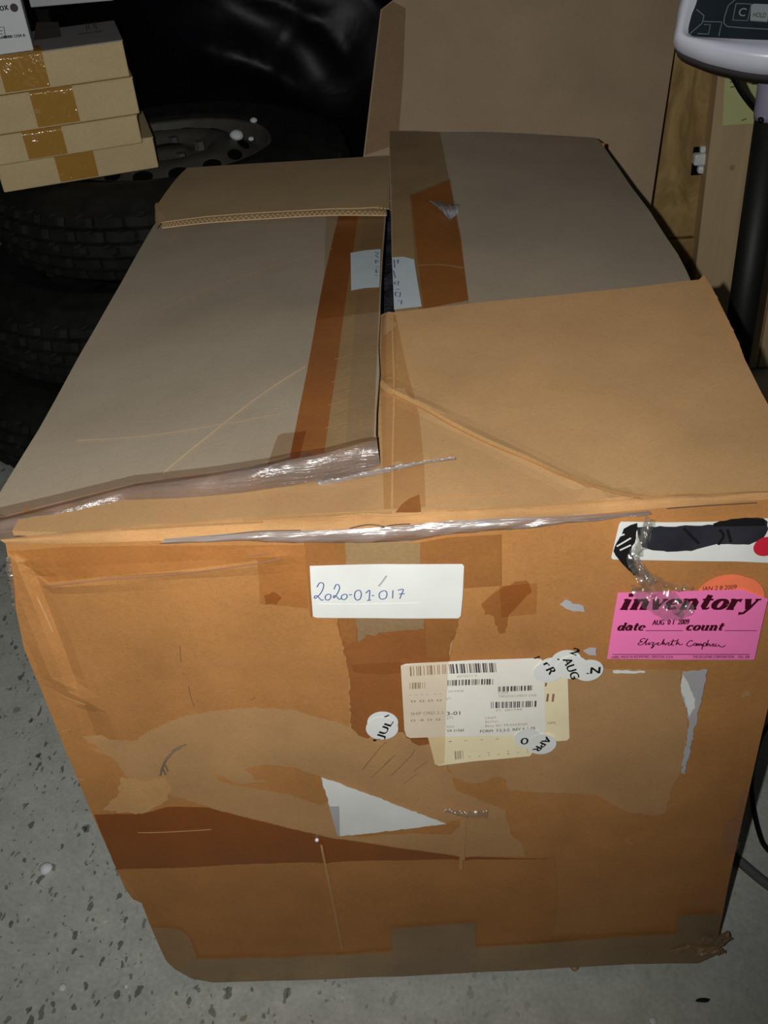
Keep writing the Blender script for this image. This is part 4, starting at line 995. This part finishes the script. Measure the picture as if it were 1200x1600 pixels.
# display head: bezel, dark keypad panel, deep underside
HP = atd(1150, 60, 1.20); yw = math.radians(20); tl_ = math.radians(38)
HN = Vector((-math.sin(yw)*math.cos(tl_), -math.cos(yw)*math.cos(tl_), math.sin(tl_))); HX = Vector((math.cos(yw), -math.sin(yw), 0)); HY = HN.cross(HX)
if HY.z < 0: HY = -HY
def hpt(px, py):
    r_ = atplane(px, py, HP, HN)-HP; return (r_.dot(HX), r_.dot(HY))
def H3(x, y, n=0): return HP + HX*x + HY*y + HN*n
lo = [hpt(*q) for q in ((1061,0),(1056,28),(1052,52),(1054,62),(1066,71),(1085,79),(1107,87),(1145,96),(1172,101),(1200,104))]
xc = hpt(1216, 105)[0]
yl = lo[-1][1]
half = [(x, y) for x, y in lo]
topy = half[0][1]+.085
outer = [(half[0][0]+.012, topy)] + half
outer = outer + [(2*xc-x, y) for x, y in reversed(outer)]
pl_ = [hpt(*q) for q in ((1089,0),(1082,18),(1077,36),(1075,48),(1077,54),(1083,56),(1130,59),(1200,62))]
pin = [(pl_[0][0]+.006, topy-.018)] + pl_; pin = pin + [(2*xc-x, y) for x, y in reversed(pin)]
cx_ = xc; cy_ = (topy+yl)/2
def ringpts(P, n=96):
    Q = smoothline([(a, b, 0) for a, b in P+[P[0]]], 8); L = [0]
    for i in range(1, len(Q)): L.append(L[-1]+(Q[i]-Q[i-1]).length)
    out = []; j = 0
    for k in range(n):
        s = L[-1]*k/n
        while L[j+1] < s: j += 1
        out.append(Q[j].lerp(Q[j+1], (s-L[j])/(L[j+1]-L[j]+1e-9)))
    return out
def angring(P, n=120):
    Q = ringpts(P, 400); out = []
    for k in range(n):
        a = 2*math.pi*k/n; best = min(Q, key=lambda q: abs((math.atan2(q.y-cy_, q.x-cx_)-a+math.pi) % (2*math.pi)-math.pi)); out.append((best.x, best.y))
    return out
RO, RI = angring(outer), angring(pin)
def sc(R, s, dy=0): return [(cx_+(x-cx_)*s, cy_+(y-cy_)*s+dy) for x, y in R]
def mixr(A, B, t): return [(lerp(a[0], b[0], t), lerp(a[1], b[1], t)) for a, b in zip(A, B)]
def loft(name, rings, mat, parent, cap0=False, cap1=False, label=None):
    vs = []; fs = []; n = len(rings[0][0])
    for R, h in rings:
        for x, y in R: vs.append(H3(x, y, h))
    for i in range(len(rings)-1):
        for k in range(n): fs.append((i*n+k, i*n+(k+1) % n, (i+1)*n+(k+1) % n, (i+1)*n+k))
    if cap0: fs.append(tuple(range(n))[::-1])
    if cap1: fs.append(tuple((len(rings)-1)*n+k for k in range(n)))
    return mk(name, vs, fs, mat, parent, label, True)
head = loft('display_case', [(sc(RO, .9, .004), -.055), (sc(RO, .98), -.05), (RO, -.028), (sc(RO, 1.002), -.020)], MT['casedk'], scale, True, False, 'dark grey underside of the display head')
loft('bezel', [(sc(RO, 1.004), -.021), (sc(RO, 1.006), -.012), (mixr(RO, RI, .06), -.004), (mixr(RO, RI, .22), .003), (mixr(RO, RI, .45), .006), (mixr(RO, RI, .62), .0055), (mixr(RO, RI, .75), .003), (RI, -.001)], MT['case'], scale, label='glossy silver-lilac bezel')
pnl = loft('keypad_panel', [(sc(RI, 1.01), -.0015), (sc(RI, .5), -.0012), (sc(RI, .05), -.0012)], MT['panel'], scale, False, True, 'dark keypad panel')
hs = lambda x, y: H3(x, y, -.0006)
def hstroke(sts, w): return strokes_mesh([[hpt(*q) for q in s] for s in sts], hs, w)
v, f = hstroke([[(1150,-2),(1138,8),(1132,26),(1131,36),(1136,41),(1160,43),(1230,47),(1300,52)],[(1150,5),(1145,31),(1168,32),(1174,6),(1150,5)],
  [(1088,14),(1100,24),(1097,36),(1078,52)],[(1098,33),(1128,34),(1123,56)],[(1100,38),(1110,38),(1107,53),(1090,52)]], .0012)
mk('key_outline', v, f, MT['keyline'], pnl)
kp = [hpt(*q) for q in ((1174,8),(1178,6),(1200,7),(1203,10),(1199,34),(1172,32))]
mk('key', [H3(x, y, -.0008) for x, y in kp]+[H3(x, y, .0004) for x, y in kp], [tuple(6+i for i in range(6))]+[(i, (i+1) % 6, 6+(i+1) % 6, 6+i) for i in range(6)], MT['keylight'], pnl, 'light grey key lettered HOLD')
kp = [hpt(*q) for q in ((1208,9),(1236,11),(1232,36),(1204,34))]
mk('key', [H3(x, y, -.0008) for x, y in kp]+[H3(x, y, .0004) for x, y in kp], [tuple(4+i for i in range(4))]+[(i, (i+1) % 4, 4+(i+1) % 4, 4+i) for i in range(4)], MT['keylight'], pnl)
a, b = hpt(1153,24), hpt(1164,25)
v, f = print_text([('C', a, b, .010, 0)], hs); mk('lettering', v, f, MT['keylight'], pnl)
a, b = hpt(1176,27), hpt(1196,28)
v, f = print_text([('HOLD', a, b, .006, 0)], lambda x, y: H3(x, y, .0008)); mk('lettering', v, f, MT['ink'], pnl)
# neck joining the head to the pole
hc = H3(cx_, cy_, -.05)
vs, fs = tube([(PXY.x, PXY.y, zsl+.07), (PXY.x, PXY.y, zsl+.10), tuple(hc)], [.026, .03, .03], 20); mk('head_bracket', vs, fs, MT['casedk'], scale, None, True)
cb = [atd(1136,112,1.24), atd(1146,122,1.27), atd(1158,143,1.30), atd(1172,162,1.33), atd(1184,176,1.35), Vector((PXY.x-.02, PXY.y-.02, zsl+.0))]
vs, fs = tube(smoothline(cb, 8), .0038, 10); mk('head_cable', vs, fs, MT['cablebk'], scale, 'thin black cable under the head', True)

# ================================================================== CABLES ON THE FLOOR
g = [atz(1120,1318,.006), atz(1150,1341,.006), atz(1200,1382,.006), atz(1290,1440,.006), atz(1400,1490,.006)]
g[0].x = max(g[0].x, .612)
vs, fs = tube(smoothline(g, 8), .0062, 12); tag(mk('cable', vs, fs, MT['cablegr'], None, None, True), 'thick grey cable on the floor right of the big box', 'cable')
bl = [atz(1215,1120,.20), atz(1192,1150,.13), atz(1177,1205,.05), atz(1176,1250,.012), atz(1186,1300,.006), atz(1202,1330,.006), atz(1260,1380,.006)]
vs, fs = tube(smoothline(bl, 10), .0032, 10); tag(mk('cable', vs, fs, MT['cablebk'], None, None, True), 'thin black cable hanging in a curve beside the box\'s right edge', 'cable')
bl = [atz(1190,1142,.13), atz(1200,1165,.10), atz(1215,1190,.07), atz(1250,1230,.02), atz(1300,1260,.004)]

# ================================================================== BITS ON THE FLOOR
def pebble(px, py, r, mat, label, cat, flat=.6, seed=0, long=1):
    p = atz(px, py, r*flat*.8); bmx = bmesh.new(); bmesh.ops.create_icosphere(bmx, subdivisions=2, radius=r)
    for v in bmx.verts:
        v.co *= 1+.25*noise.noise(v.co/r*1.1+Vector((seed, 0, 0))); v.co.z *= flat; v.co.x *= long
    zmin = min(v.co.z for v in bmx.verts)
    bmx.transform(Matrix.Translation((p.x, p.y, -zmin+.0002)))
    tag(obj('pebble' if cat == 'pebble' else 'crumb', bmx, MT[mat], None, None, True), label, cat)
pebble(72, 1358, .0085, 'boxwhite', 'white pebble on the floor left of the big box', 'pebble', .7, 1)
pebble(97, 1543, .0045, 'white', 'pale flat crumb on the floor near the bottom left corner', 'crumb', .3, 2)
pebble(197, 1541, .0026, 'white', 'tiny pale crumb on the floor left of the box\'s bottom corner', 'crumb', .3, 3)
pebble(898, 1511, .0050, 'tantape', 'brown crumb at the bottom front edge of the big box', 'crumb', .5, 4)
pebble(1098, 1563, .0026, 'rubber', 'thin dark splinter on the floor at the lower right', 'crumb', .4, 5, 3)
pebble(1020, 1595, .0040, 'white', 'pale crumb at the very bottom right of the floor', 'crumb', .3, 6)
